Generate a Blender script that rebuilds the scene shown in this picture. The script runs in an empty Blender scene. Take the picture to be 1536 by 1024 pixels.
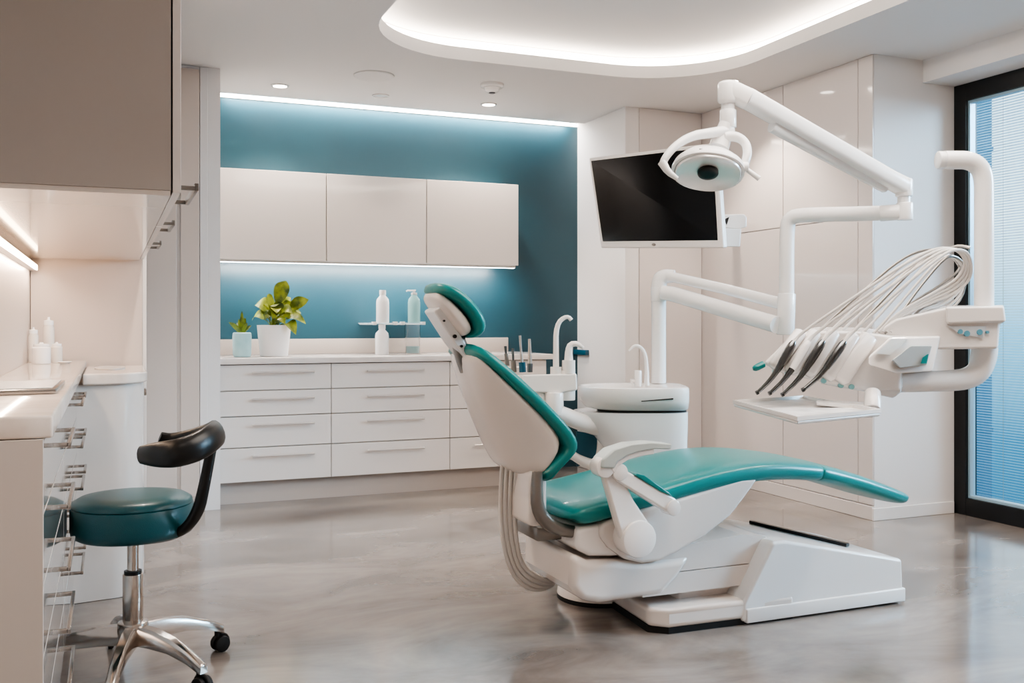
import bpy, bmesh, math, random
from mathutils import Vector, Matrix
random.seed(4)
C = bpy.context.scene.collection
PI = math.pi

# ------------------------------------------------------------------ camera calibration
F = 1460.0; TH = math.radians(22.45); H = 1.13; HY = 481.0
SN, CS = math.sin(TH), math.cos(TH)
def dirv(px, py):
    k = (px - 768) / F
    return Vector((SN + CS * k, CS - SN * k, (HY - py) / F))
CAM = Vector((0, 0, H))
def UY(px, py, Y): d = dirv(px, py); return CAM + d * (Y / d.y)
def UX(px, py, X): d = dirv(px, py); return CAM + d * (X / d.x)
def UZ(px, py, Z): d = dirv(px, py); return CAM + d * ((Z - H) / d.z)
def UD(px, py, t): return CAM + dirv(px, py) * t
RV = Vector((CS, -SN, 0)); FV = Vector((SN, CS, 0)); ZV = Vector((0, 0, 1))

cam_d = bpy.data.cameras.new('camera'); cam = bpy.data.objects.new('camera', cam_d); C.objects.link(cam)
cam.location = CAM; cam.rotation_euler = (PI / 2, 0, -TH)
cam_d.sensor_width = 36; cam_d.lens = 36 * F / 1536; cam_d.shift_y = -(512 - HY) / 1536
cam_d.clip_start = 0.02
bpy.context.scene.camera = cam

# ------------------------------------------------------------------ materials
def lin(h):
    h = h.lstrip('#'); r = []
    for i in (0, 2, 4):
        v = int(h[i:i+2], 16) / 255
        r.append(v / 12.92 if v <= .04045 else ((v + .055) / 1.055) ** 2.4)
    return (*r, 1)
def mat(name, col, rough=.4, metal=0, coat=0, trans=0, emis=None, es=0, noise=None, ior=1.45, alpha=1, spec=.5, bump=0, bscale=200):
    m = bpy.data.materials.new(name); m.use_nodes = True
    nt = m.node_tree; b = nt.nodes['Principled BSDF']
    b.inputs['Base Color'].default_value = lin(col)
    b.inputs['Roughness'].default_value = rough; b.inputs['Metallic'].default_value = metal
    b.inputs['Coat Weight'].default_value = coat; b.inputs['Coat Roughness'].default_value = .05
    b.inputs['Transmission Weight'].default_value = trans; b.inputs['IOR'].default_value = ior
    b.inputs['Alpha'].default_value = alpha
    b.inputs['Specular IOR Level'].default_value = spec
    if emis: b.inputs['Emission Color'].default_value = lin(emis); b.inputs['Emission Strength'].default_value = es
    if noise:
        tc = nt.nodes.new('ShaderNodeTexCoord'); n = nt.nodes.new('ShaderNodeTexNoise'); r = nt.nodes.new('ShaderNodeValToRGB')
        n.inputs['Scale'].default_value = noise[0]; n.inputs['Detail'].default_value = 6
        r.color_ramp.elements[0].color = lin(noise[1]); r.color_ramp.elements[1].color = lin(noise[2])
        r.color_ramp.elements[0].position = .35; r.color_ramp.elements[1].position = .65
        nt.links.new(tc.outputs['Object'], n.inputs['Vector']); nt.links.new(n.outputs['Fac'], r.inputs['Fac'])
        nt.links.new(r.outputs['Color'], b.inputs['Base Color'])
    if bump:
        tc = nt.nodes.new('ShaderNodeTexCoord'); n = nt.nodes.new('ShaderNodeTexNoise'); bp = nt.nodes.new('ShaderNodeBump')
        n.inputs['Scale'].default_value = bscale; bp.inputs['Strength'].default_value = bump; bp.inputs['Distance'].default_value = .002
        nt.links.new(tc.outputs['Object'], n.inputs['Vector']); nt.links.new(n.outputs['Fac'], bp.inputs['Height'])
        nt.links.new(bp.outputs['Normal'], b.inputs['Normal'])
    return m
def emat(name, col, s):
    m = bpy.data.materials.new(name); m.use_nodes = True; nt = m.node_tree; nt.nodes.clear()
    e = nt.nodes.new('ShaderNodeEmission'); o = nt.nodes.new('ShaderNodeOutputMaterial')
    e.inputs[0].default_value = lin(col); e.inputs[1].default_value = s; nt.links.new(e.outputs[0], o.inputs[0]); return m

M_WALL = mat('white_paint', '#dcd8d6', .6)
M_CEIL = mat('ceiling_paint', '#d9d6d4', .7)
M_PANEL = mat('glossy_white_panel', '#d2cac6', .08, coat=.3)
M_PANELW = mat('warm_panel', '#c8bab0', .3)
M_TEAL = mat('teal_glass', '#163e4a', .38, coat=.4, noise=(1.2, '#143a46', '#19434f')); M_TEAL.node_tree.nodes['Principled BSDF'].inputs['Coat Roughness'].default_value = .35
M_LAM = mat('white_lacquer', '#dfd8d3', .25, coat=.3)
M_LAML = mat('gloss_lacquer', '#ddd6d0', .05, coat=1.0, spec=.9)
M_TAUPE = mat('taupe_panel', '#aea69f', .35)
M_GAP = mat('dark_gap', '#3a3430', .8)
M_KICK = mat('plinth', '#b9aea6', .4)
M_STONE = mat('worktop_stone', '#e3dcd7', .12, coat=.3, noise=(7, '#e6dfda', '#d9d0ca'))
M_STONEL = mat('worktop_left_stone', '#e4dad2', .12, coat=.3, noise=(9, '#e8ded6', '#d6c9be'))
M_CHROME = mat('brushed_steel', '#b9b4b0', .25, metal=1)
M_SATIN = mat('satin_handle', '#e2dcd8', .3, metal=.6)
M_POL = mat('polished_aluminium', '#c8bfb8', .18, metal=1)
M_BLACK = mat('black_plastic', '#0c0b0b', .35)
M_RUB = mat('black_rubber', '#101010', .6)
M_BLKF = mat('black_frame', '#0b0d10', .4)
M_PL = mat('white_plastic', '#ebe6e2', .22, coat=.4)
M_PLW = mat('warm_white_shell', '#ddd5cf', .22, coat=.4)
M_PLG = mat('cool_white_plastic', '#e4e4e4', .2, coat=.4)
M_TUBE = mat('white_enamel', '#eceae8', .22, coat=.4)
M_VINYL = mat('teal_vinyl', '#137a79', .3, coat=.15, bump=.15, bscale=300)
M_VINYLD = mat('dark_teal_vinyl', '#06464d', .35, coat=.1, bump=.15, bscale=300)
M_HOSE = mat('grey_hose', '#cbc6c1', .4)
M_SCREEN = mat('black_screen', '#020202', .12, spec=.3)
M_PAD = mat('grey_pad', '#b9c2c0', .35)
M_LED = emat('led', '#fff1e2', 14)
M_LEDW = emat('led_warm', '#ffdcb8', 9)
M_LEDC = emat('led_cool', '#eaf8ff', 9)
M_DOWN = emat('downlight_lens', '#fff4e8', 14)
M_GLASS = mat('clear_glass', '#ffffff', .0, trans=1, ior=1.45)
M_LEAF = mat('leaf', '#6f8f22', .4, noise=(14, '#31480e', '#a2ab35'))
M_LEAFD = mat('dark_leaf', '#3a5a18', .4, noise=(20, '#1c2e08', '#7d8c28'))
M_POT = mat('white_pot', '#f1edeb', .35)
M_AQUA = mat('pale_aqua', '#a8cdd0', .3, noise=(8, '#b4d4d6', '#9fc6ca'))
M_SOIL = mat('soil', '#241a12', .9)
M_BOT = mat('bottle_white', '#f3f0ef', .25)
M_BOTA = mat('bottle_aqua', '#9fd2d3', .2, alpha=.9)
M_REFL = mat('reflector', '#f4f2f0', .25, metal=.45, bump=1, bscale=25)
M_DARKM = mat('dark_steel', '#77797a', .2, metal=1)
M_GUN = mat('grey_metal', '#8a8580', .3, metal=.8)
M_DTEAL = mat('dark_blue_panel', '#1e4f63', .3)

def floor_mat():
    m = bpy.data.materials.new('polished_concrete'); m.use_nodes = True; nt = m.node_tree; b = nt.nodes['Principled BSDF']
    tc = nt.nodes.new('ShaderNodeTexCoord'); mp = nt.nodes.new('ShaderNodeMapping'); mp.inputs['Scale'].default_value = (1, 2.0, 1)
    n = nt.nodes.new('ShaderNodeTexNoise'); n.inputs['Scale'].default_value = 1.3; n.inputs['Detail'].default_value = 8; n.inputs['Roughness'].default_value = .6; n.inputs['Distortion'].default_value = .6
    r = nt.nodes.new('ShaderNodeValToRGB'); r.color_ramp.elements[0].position = .32; r.color_ramp.elements[1].position = .68
    r.color_ramp.elements[0].color = lin('#5f5854'); r.color_ramp.elements[1].color = lin('#958d87')
    n2 = nt.nodes.new('ShaderNodeTexNoise'); n2.inputs['Scale'].default_value = 4; n2.inputs['Detail'].default_value = 5
    r2 = nt.nodes.new('ShaderNodeMapRange'); r2.inputs[3].default_value = .06; r2.inputs[4].default_value = .24
    nt.links.new(tc.outputs['Object'], mp.inputs[0]); nt.links.new(mp.outputs[0], n.inputs['Vector']); nt.links.new(mp.outputs[0], n2.inputs['Vector'])
    nt.links.new(n.outputs['Fac'], r.inputs['Fac']); nt.links.new(r.outputs['Color'], b.inputs['Base Color'])
    nt.links.new(n2.outputs['Fac'], r2.inputs[0]); nt.links.new(r2.outputs[0], b.inputs['Roughness'])
    b.inputs['Coat Weight'].default_value = .35; b.inputs['Coat Roughness'].default_value = .12
    return m
M_FLOOR = floor_mat()

# ------------------------------------------------------------------ mesh builder
class MB:
    def __init__(s): s.bm = bmesh.new()
    def poly(s, pts): return s.bm.faces.new([s.bm.verts.new(p) for p in pts])
    def box(s, x0, x1, y0, y1, z0, z1, bev=0, seg=2):
        return s.hexa([(x0,y0,z0),(x1,y0,z0),(x1,y0,z1),(x0,y0,z1)], [(x0,y1,z0),(x1,y1,z0),(x1,y1,z1),(x0,y1,z1)], bev, seg)
    def hexa(s, a, b, bev=0, seg=2):
        """two matching polygons joined into a solid"""
        va = [s.bm.verts.new(p) for p in a]; vb = [s.bm.verts.new(p) for p in b]; n = len(va)
        fs = [s.bm.faces.new(va), s.bm.faces.new(vb[::-1])]
        for i in range(n): fs.append(s.bm.faces.new([va[i], vb[i], vb[(i+1) % n], va[(i+1) % n]]))
        bmesh.ops.recalc_face_normals(s.bm, faces=fs)
        if bev:
            es = list({e for f in fs for e in f.edges})
            bmesh.ops.bevel(s.bm, geom=es, offset=bev, segments=seg, profile=.5, affect='EDGES', clamp_overlap=True)
        return s
    def prism(s, pts, y0, y1, bev=0, seg=3):
        return s.hexa([(p[0], y0, p[1]) for p in pts], [(p[0], y1, p[1]) for p in pts], bev, seg)
    def rings(s, rings, cap=True, close=True):
        vs = [[s.bm.verts.new(p) for p in r] for r in rings]; n = len(vs[0]); fs = []
        for a, b in zip(vs, vs[1:]):
            for i in range(n if close else n - 1): fs.append(s.bm.faces.new([a[i], a[(i+1) % n], b[(i+1) % n], b[i]]))
        if cap: fs.append(s.bm.faces.new(vs[0][::-1])); fs.append(s.bm.faces.new(vs[-1]))
        bmesh.ops.recalc_face_normals(s.bm, faces=fs); return s
    def tube(s, pts, r, n=12, smooth=0, flat=1.0, up=None):
        pts = [Vector(p) for p in pts]
        rs = list(r) if isinstance(r, (list, tuple)) else [r] * len(pts)
        for _ in range(smooth):
            q = [pts[0]]; qr = [rs[0]]
            for i in range(len(pts) - 1):
                a, b = pts[i], pts[i+1]
                q += [a.lerp(b, .25), a.lerp(b, .75)]; qr += [rs[i]*.75+rs[i+1]*.25, rs[i]*.25+rs[i+1]*.75]
            q.append(pts[-1]); qr.append(rs[-1]); pts, rs = q, qr
        t0 = (pts[1] - pts[0]).normalized()
        nrm = Vector(up) if up is not None else (Vector((0,0,1)) if abs(t0.z) < .9 else Vector((1,0,0)))
        out = []
        for i, p in enumerate(pts):
            t = (pts[min(i+1, len(pts)-1)] - pts[max(i-1, 0)]).normalized()
            nrm = (nrm - t * nrm.dot(t)).normalized(); bn = t.cross(nrm)
            out.append([p + nrm * rs[i] * math.cos(2*PI*k/n) + bn * rs[i] * flat * math.sin(2*PI*k/n) for k in range(n)])
        return s.rings(out)
    def cyl(s, a, b, r, n=24, r2=None, bev=0):
        a, b = Vector(a), Vector(b)
        if bev:
            d = (b - a).normalized(); q = r2 if r2 is not None else r
            return s.tube([a, a + d*bev*.3, a + d*bev, b - d*bev, b - d*bev*.3, b], [r-bev, r-bev*.3, r, q, q-bev*.3, q-bev], n)
        return s.tube([a, b], [r, r if r2 is None else r2], n)
    def lathe(s, prof, c=(0,0,0), n=32, sx=1, sy=1):
        c = Vector(c)
        return s.rings([[c + Vector((r*sx*math.cos(2*PI*k/n), r*sy*math.sin(2*PI*k/n), z)) for k in range(n)] for r, z in prof])
    def build(s, name, m, parent=None, smooth=True, angle=35, sub=0, bev=0):
        bmesh.ops.recalc_face_normals(s.bm, faces=s.bm.faces)
        me = bpy.data.meshes.new(name)
        for f in s.bm.faces: f.smooth = smooth
        s.bm.to_mesh(me); s.bm.free()
        if smooth and not sub: me.set_sharp_from_angle(angle=math.radians(angle))
        o = bpy.data.objects.new(name, me); C.objects.link(o); me.materials.append(m)
        if bev:
            b = o.modifiers.new('b', 'BEVEL'); b.width = bev; b.segments = 3; b.limit_method = 'ANGLE'; b.angle_limit = math.radians(40); b.harden_normals = True
            for p in me.polygons: p.use_smooth = True
        if sub:
            u = o.modifiers.new('s', 'SUBSURF'); u.levels = sub; u.render_levels = sub
        if parent is not None:
            bpy.context.view_layer.update() if False else None
            o.parent = parent; o.matrix_parent_inverse = Matrix.Translation(-Vector(parent.location))
        return o
def tag(o, label, cat, group=None):
    o['label'] = label; o['category'] = cat
    if group: o['group'] = group
    return o
def thing(name, label, cat, loc, group=None):
    o = bpy.data.objects.new(name, None); C.objects.link(o); o.location = loc; o.empty_display_size = .05
    return tag(o, label, cat, group)
def struct(o): o['kind'] = 'structure'; return o
def sring(c, u, v, a, b, n=20, e=2.6):
    """superellipse ring centred at c in the plane of u, v"""
    out = []
    for k in range(n):
        t = 2*PI*k/n; ct, st = math.cos(t), math.sin(t)
        out.append(Vector(c) + Vector(u)*a*math.copysign(abs(ct)**(2/e), ct) + Vector(v)*b*math.copysign(abs(st)**(2/e), st))
    return out

# ================================================================== SETTING
CZ = 2.64; RZ = 2.80; XL = -.34; XW = 4.60; YB = 6.80; YF = -1.8; YP = 4.31; XP = 4.0; YQ = 6.04; XQ = 3.36
XSOF = 4.36
b = MB(); b.box(XL-.1, 5.2, YF-.1, YB+.1, -.1, 0); struct(b.build('floor', M_FLOOR, smooth=False))
# ceiling with rounded opening
def rrect(x0, x1, y0, y1, r, n=12):
    pts = []
    for cx, cy, a0 in ((x1-r, y1-r, 0), (x0+r, y1-r, PI/2), (x0+r, y0+r, PI), (x1-r, y0+r, 1.5*PI)):
        for i in range(n+1): a = a0 + PI/2*i/n; pts.append((cx + r*math.cos(a), cy + r*math.sin(a)))
    return pts
hole = rrect(1.25, 3.48, 1.2, 5.32, .62)
outer = [(XL-.1, YF-.1), (5.0, YF-.1), (5.0, YB-.12), (XL-.1, YB-.12)]
bm = bmesh.new()
ev = []
for loop in (outer, hole):
    vs = [bm.verts.new((x, y, CZ)) for x, y in loop]
    for i in range(len(vs)): ev.append(bm.edges.new((vs[i], vs[(i+1) % len(vs)])))
bmesh.ops.triangle_fill(bm, edges=ev, use_beauty=True)
FH = .075
def wallring(bm, loop, z0, z1):
    a = [bm.verts.new((x, y, z0)) for x, y in loop]; c = [bm.verts.new((x, y, z1)) for x, y in loop]
    for i in range(len(a) if len(a) > 2 else 1): bm.faces.new([a[i], a[(i+1)%len(a)], c[(i+1)%len(a)], c[i]])
wallring(bm, hole, CZ, CZ+FH)
# ledge on top of the lip
hole2 = rrect(1.25-.13, 3.48+.13, 1.2-.13, 5.32+.13, .75)
a = [bm.verts.new((x, y, CZ+FH)) for x, y in hole]; c2 = [bm.verts.new((x, y, CZ+FH)) for x, y in hole2]
for i in range(len(a)): bm.faces.new([a[i], a[(i+1)%len(a)], c2[(i+1)%len(a)], c2[i]])
wallring(bm, [(XL-.1, YB-.12), (5.0, YB-.12)], CZ, CZ+.1)
mb = MB(); mb.bm.free(); mb.bm = bm
struct(mb.build('ceiling', M_CEIL, angle=25))
b = MB(); b.box(XL-.1, 5.2, YF-.1, YB+.1, RZ, RZ+.1); struct(b.build('ceiling', M_CEIL, smooth=False))
# glowing strip round the cavity
bm = bmesh.new(); wallring(bm, hole2, CZ+FH+.002, RZ-.005)
mb = MB(); mb.bm.free(); mb.bm = bm
tag(mb.build('light_strip', M_LED), 'white light strip glowing round the rounded ceiling recess', 'light strip')

b = MB(); b.box(XL-.1, 3.6, YB, YB+.1, 0, RZ); struct(b.build('wall_back', M_TEAL, smooth=False))
b = MB(); b.box(XL-.12, XL, YF, YB, 0, RZ); struct(b.build('wall_left', M_PANELW, smooth=False))
b = MB(); b.box(XL-.1, 5.2, YF-.1, YF, 0, RZ); struct(b.build('wall_front', M_WALL, smooth=False))
# right hand: alcove side, pier, glossy panel wall, window pier
b = MB(); b.box(XQ, XP+.2, YQ, YB+.1, 0, RZ, .004); struct(b.build('wall_back_right', M_WALL, smooth=False))
b = MB(); b.box(XP, XW+.09, YP, YQ+.1, 0, RZ); struct(b.build('wall_right', M_WALL, smooth=False))
# glossy panels on wall_right (each separated by a joint)
ys = [(YP+.12, 5.10), (5.106, YQ-.004)]
k = 0
for (y0, y1) in ys:
    b = MB()
    for (z0, z1) in ((.085, 1.725), (1.731, CZ-.002)):
        b.box(XP-.012, XP-.0005, y0, y1, z0, z1, .002)
    k += 1
    struct(b.build('trim_%d' % k, M_PANEL, smooth=False))
b = MB(); b.box(XP-.012, XP-.0005, YP+.001, YP+.114, .085, CZ-.002, .002); struct(b.build('trim_3', M_PANEL, smooth=False))
b = MB(); b.box(XQ+.11, XP-.015, YQ-.012, YQ-.0005, .0, CZ-.002, .002); struct(b.build('trim_4', M_PANEL, smooth=False))
b = MB(); b.box(XP-.018, XP-.0005, YP, YQ-.02, 0, .08, .003); struct(b.build('baseboard_right', M_PANEL, smooth=False))
b = MB(); b.box(XP-.018, XW-.01, YP-.014, YP-.0005, 0, .07, .003); struct(b.build('baseboard_window', M_WALL, smooth=False))
# soffit over window
b = MB(); b.box(XSOF, XW+.3, YF, YP-.001, 2.51, RZ); struct(b.build('wall_soffit', M_WALL, smooth=False))
# window wall remainder in front of the window
b = MB(); b.box(XW, XW+.3, YF, 1.2, 0, 2.51); struct(b.build('wall_window_side', M_WALL, smooth=False))
# window: black frame, pane
Y0, Y1 = 1.2, YP
b = MB()
b.box(XW, XW+.09, Y1-.085, Y1, .0, 2.51); b.box(XW, XW+.09, Y0, Y0+.085, 0, 2.51)
b.box(XW, XW+.09, Y0+.085, Y1-.085, 2.41, 2.51); b.box(XW, XW+.09, Y0+.085, Y1-.085, 0, .10)
b.box(XW+.01, XW+.08, 2.7, 2.77, .10, 2.41)
w = struct(b.build('window_1', M_BLKF, smooth=False, bev=.003))
b = MB()
for (a0, a1) in ((Y1-.10, Y1-.085), (Y0+.085, Y0+.1)): b.box(XW+.02, XW+.06, a0, a1, .1, 2.41)
b.box(XW+.02, XW+.06, Y0+.1, Y1-.1, .1, .115); b.box(XW+.02, XW+.06, Y0+.1, Y1-.1, 2.395, 2.41)
b.build('sash', mat('blue_grey_sash', '#9fb9c6', .3, metal=.3), w, smooth=False)
def thin_glass():
    m = bpy.data.materials.new('window_glass'); m.use_nodes = True; nt = m.node_tree; nt.nodes.clear()
    o = nt.nodes.new('ShaderNodeOutputMaterial'); g = nt.nodes.new('ShaderNodeBsdfGlossy'); t = nt.nodes.new('ShaderNodeBsdfTransparent'); x = nt.nodes.new('ShaderNodeMixShader'); f = nt.nodes.new('ShaderNodeFresnel')
    g.inputs['Roughness'].default_value = .0; t.inputs[0].default_value = (.82, .95, 1, 1); f.inputs[0].default_value = 1.3
    nt.links.new(f.outputs[0], x.inputs[0]); nt.links.new(t.outputs[0], x.inputs[1]); nt.links.new(g.outputs[0], x.inputs[2]); nt.links.new(x.outputs[0], o.inputs[0]); return m
M_WG = thin_glass()
b = MB(); b.poly([(XW+.045, Y0+.1, .11), (XW+.045, Y1-.1, .11), (XW+.045, Y1-.1, 2.4), (XW+.045, Y0+.1, 2.4)]); b.build('pane', M_WG, w, smooth=False)
# venetian blind outside the pane
M_SLAT = mat('blind_slat', '#cfe2ea', .45)
bl = thing('venetian_blind', 'pale horizontal slat blind hanging behind the black framed window', 'blind', (XW+.14, 2.7, 2.5))
b = MB(); z = .03
while z < 2.46:
    b.poly([(XW+.125, Y0, z+.004), (XW+.125, Y1-.02, z+.004), (XW+.139, Y1-.02, z-.004+.004), (XW+.139, Y0, z)])
    z += .0155
b.build('slats', M_SLAT, bl, smooth=False)
b = MB(); b.box(XW+.115, XW+.15, Y0, Y1-.02, 2.465, 2.505, .003); b.build('head_rail', M_SLAT, bl)
b = MB()
for yy in (4.08, 3.5, 2.9, 2.2, 1.5): b.cyl((XW+.132, yy, .03), (XW+.132, yy, 2.48), .0013, 6)
b.build('ladder_cord', M_GUN, bl)
# blue building outside
b = MB(); b.box(5.3, 6.1, 5.36, 8.2, -3, 6)
for zz in range(12): b.box(5.29, 6.105, 5.35, 8.21, -2.5+zz*.7, -2.47+zz*.7)
tag(b.build('neighbouring_building', mat('blue_facade', '#2a6c8a', .5), smooth=False), 'blue facade standing outside, seen through the left edge of the window', 'building')

# ------------------------------------------------------------------ left wall end (pier) at Y=6.05
YE = 6.06; XE = .612
b = MB(); b.box(XL, XE, YE, YB, 0, RZ); struct(b.build('wall_back_left', M_WALL, smooth=False))
def onYE(px): return UY(px, 481, YE-.02).x
for i, (p0, p1, top, mm) in enumerate(((190, 265, CZ-.002, M_PANELW), (271, 299, 2.62, M_PANELW))):
    b = MB(); b.box(onYE(p0), onYE(p1), YE-.02, YE-.001, .09, top, .003); struct(b.build('trim_%d' % (5+i), mm, smooth=False))
b = MB(); b.box(onYE(300), onYE(312), YE-.012, YE-.001, .09, CZ-.002, .003); struct(b.build('trim_7', M_WALL, smooth=False))
b = MB(); b.box(XL, onYE(308), YE-.014, YE-.0005, 0, .09, .002); struct(b.build('baseboard_left', M_KICK, smooth=False))

# ------------------------------------------------------------------ ceiling fixtures
def downlight(x, y, r, label, on=True):
    t = thing('downlight', label, 'downlight', (x, y, CZ), 'recessed ceiling downlights')
    b = MB(); b.lathe([(r*1.25, 0), (r*1.25, -.006), (r*1.0, -.008), (r*.98, 0)], (x, y, CZ), 28); b.build('trim_ring', M_PL, t)
    b = MB(); b.lathe([(r*.96, 0), (r*.96, -.004)], (x, y, CZ), 28); b.build('lens', M_DOWN if on else M_PL, t)
    if on:
        l = bpy.data.lights.new('downlight_lamp', 'SPOT'); l.energy = 55; l.spot_size = math.radians(110); l.spot_blend = .6; l.shadow_soft_size = .04; l.color = (1, .86, .74)
        lo = bpy.data.objects.new('downlight_lamp', l); C.objects.link(lo); lo.location = (x, y, CZ-.03); lo.parent = t; lo.matrix_parent_inverse = Matrix.Translation((-x, -y, -CZ))
p = UZ(420, 128, CZ); downlight(p.x, p.y, .045, 'small lit round downlight left of the ceiling speaker')
p = UZ(733, 156, CZ); downlight(p.x, p.y, .045, 'small lit round downlight just below the smoke detector')
p = UZ(571, 143, CZ); downlight(p.x, p.y, .045, 'unlit round downlight close behind the ceiling speaker', False)
downlight(3.61, 5.13, .045, 'lit downlight reflected in the glossy right wall panel, behind the lamp arm')
p = UZ(561, 113, CZ); b = MB(); b.lathe([(.125, 0), (.125, -.006), (.118, -.01), (.105, -.008), (.0, -.008)], (p.x, p.y, CZ), 40)
tag(b.build('ceiling_speaker', M_CEIL), 'large round flat white speaker grille set in the ceiling', 'speaker')
p = UZ(738, 126, CZ); t = thing('smoke_detector', 'white domed smoke detector on the ceiling', 'smoke detector', (p.x, p.y, CZ))
b = MB(); b.lathe([(.075, 0), (.075, -.016), (.066, -.026)], (p.x, p.y, CZ), 32); b.build('base', M_PL, t)
b = MB(); b.lathe([(.05, -.026), (.045, -.045), (.03, -.055)], (p.x, p.y, CZ), 32); b.build('sensor_head', M_PL, t)
b = MB(); b.lathe([(.022, -.0555), (.018, -.06)], (p.x, p.y, CZ), 20); b.build('vent', M_BLACK, t)

# ================================================================== BACK CABINETS
FY = 6.15; CX = [XE+.004, 1.30, 2.094, 2.80]
zl = [.137, .350, .542, .70, .862]
def bar_handle(b, x0, x1, y, z, out=.032, r=.0068):
    b.cyl((x0, y-out, z), (x1, y-out, z), r, 10)
    for x in (x0+.015, x1-.015): b.cyl((x, y-out, z), (x, y, z), r*.8, 8)
pos = ['left', 'middle', 'right']
for i in range(3):
    x0, x1 = CX[i], CX[i+1]
    t = thing('drawer_cabinet', ['white four drawer base cabinet under the potted plants', 'white four drawer base cabinet under the stacked bottles', 'white four drawer base cabinet partly hidden behind the dental chair'][i], 'cabinet', (x0, FY, 0), 'white base cabinets along the teal wall')
    b = MB(); b.box(x0+.001, x1-.001, FY+.021, YB-.02, .137, .858); b.build('carcass', M_LAM, t, smooth=False)
    for j in range(4):
        b = MB(); b.box(x0+.002, x1-.002, FY, FY+.02, zl[j]+.003, zl[j+1]-.003); d = b.build('drawer', M_LAM, t, smooth=False, bev=.002)
        b = MB(); zc = zl[j+1] - (.052 if j < 3 else .05)
        cx = (x0+x1)/2 if i == 2 else (x0+x1)/2 + (.02 if i else .04)
        bar_handle(b, cx-.19, cx+.19, FY, zc); b.build('handle', M_SATIN, d)
        d.children[0].matrix_parent_inverse = Matrix.Identity(4)
b = MB(); b.box(CX[0], CX[3]-.01, FY+.06, YB-.03, 0, .136); b2 = b.build('plinth', M_KICK, smooth=False); tag(b2, 'beige recessed plinth below the back drawer cabinets', 'plinth')
w = thing('worktop', 'long pale stone worktop with upstand on the back cabinets', 'worktop', (CX[0], FY, .864))
b = MB(); b.box(CX[0], 2.84, FY-.03, YB-.003, .864, .90, .004); b.build('slab', M_STONE, w)
b = MB(); b.box(CX[0], 2.77, YB-.024, YB-.003, .9005, 1.005, .003); b.build('upstand', mat('upstand_stone', '#aca097', .3), w)
# upper cabinets
UF = 6.45; UXs = [.648, 1.332, 2.026, 2.717]; UZ0, UZ1 = 1.521, 2.108
for i in range(3):
    x0, x1 = UXs[i], UXs[i+1]
    t = thing('wall_cabinet', ['white wall cabinet on the teal wall above the potted plants', 'white wall cabinet above the stacked white bottles', 'white wall cabinet at the monitor side of the teal wall'][i], 'cabinet', (x0, UF, UZ0), 'white wall cabinets on the teal wall')
    b = MB(); b.box(x0+.001, x1-.001, UF+.021, YB-.002, UZ0+.012, UZ1); b.build('carcass', M_LAM, t, smooth=False)
    b = MB(); b.box(x0+.0025, x1-.0025, UF, UF+.02, UZ0+.006, UZ1); b.build('door', M_LAM, t, smooth=False, bev=.002)
t = thing('under_cabinet_light', 'thin lit strip light under the white wall cabinets on the teal wall', 'light strip', (UXs[0], UF+.1, UZ0))
b = MB(); b.box(UXs[0], UXs[3], UF+.06, UF+.1, UZ0-.008, UZ0+.011); b.build('housing', M_SATIN, t, smooth=False)
b = MB(); b.box(UXs[0]+.005, UXs[3]-.005, UF+.062, UF+.098, UZ0-.011, UZ0-.0085); b.build('diffuser', M_LEDC, t, smooth=False)

def area(name, loc, sx, sy, rot, e, col, spread=180):
    l = bpy.data.lights.new(name, 'AREA'); l.shape = 'RECTANGLE'; l.size = sx; l.size_y = sy; l.energy = e; l.color = col; l.spread = math.radians(spread)
    o = bpy.data.objects.new(name, l); C.objects.link(o); o.location = loc; o.rotation_euler = rot; return o
# cove light above the teal wall, in the slot between ceiling edge and wall
area('cove_lamp', ((XE+XQ)/2, YB-.035, CZ+.02), XQ-XE-.2, .03, (math.radians(18), 0, 0), 30, (1, .97, .95))
b = MB(); b.box(XE+.005, XQ-.005, YB-.012, YB-.001, CZ-.004, CZ+.02); tag(b.build('light_strip', M_LED, smooth=False), 'bright white light line along the top edge of the teal wall', 'light strip')
area('under_cabinet_lamp', ((UXs[0]+UXs[3])/2, UF+.16, UZ0-.015), 2.0, .04, (math.radians(25), 0, 0), 16, (1, .98, .96))

# ---------------------------------------------------------------- things on the back worktop
def leaf(b, base, tip, w, droop=.02, n=6):
    base, tip = Vector(base), Vector(tip); ax = tip - base
    side = ax.cross(Vector((random.uniform(-.3,.3), -1, random.uniform(.2,.8)))).normalized()
    nn = side.cross(ax).normalized()
    L, R, Mi = [], [], []
    for i in range(n+1):
        t = i/n; p = base + ax*t + Vector((0,0,1))*droop*math.sin(PI*t); ww = w*math.sin(PI*min(1, t*.92+.06))**.8
        if i == n: ww = .0005
        L.append(b.bm.verts.new(p + side*ww + nn*ww*.25)); R.append(b.bm.verts.new(p - side*ww + nn*ww*.25)); Mi.append(b.bm.verts.new(p))
    for i in range(n):
        b.bm.faces.new([L[i], Mi[i], Mi[i+1], L[i+1]]); b.bm.faces.new([Mi[i], R[i], R[i+1], Mi[i+1]])
WZ = .9005
PX = UY(411, 529, 6.42); PX.z = WZ
t = thing('potted_plant', 'large leafy green plant in a white tapered pot on the worktop', 'plant', PX)
b = MB(); b.lathe([(.083, 0), (.088, .004), (.108, .196), (.108, .202), (.098, .202), (.096, .18), (.0, .18)], PX, 36); b.build('pot', M_POT, t)
b = MB(); b.lathe([(.0, .181), (.095, .183), (.094, .187), (0, .189)], PX, 24); b.build('soil', M_SOIL, t)
d0 = (PX - CAM).dot(FV)
def pp(px, py, off=0): return UD(px, py, d0 + off)
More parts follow.
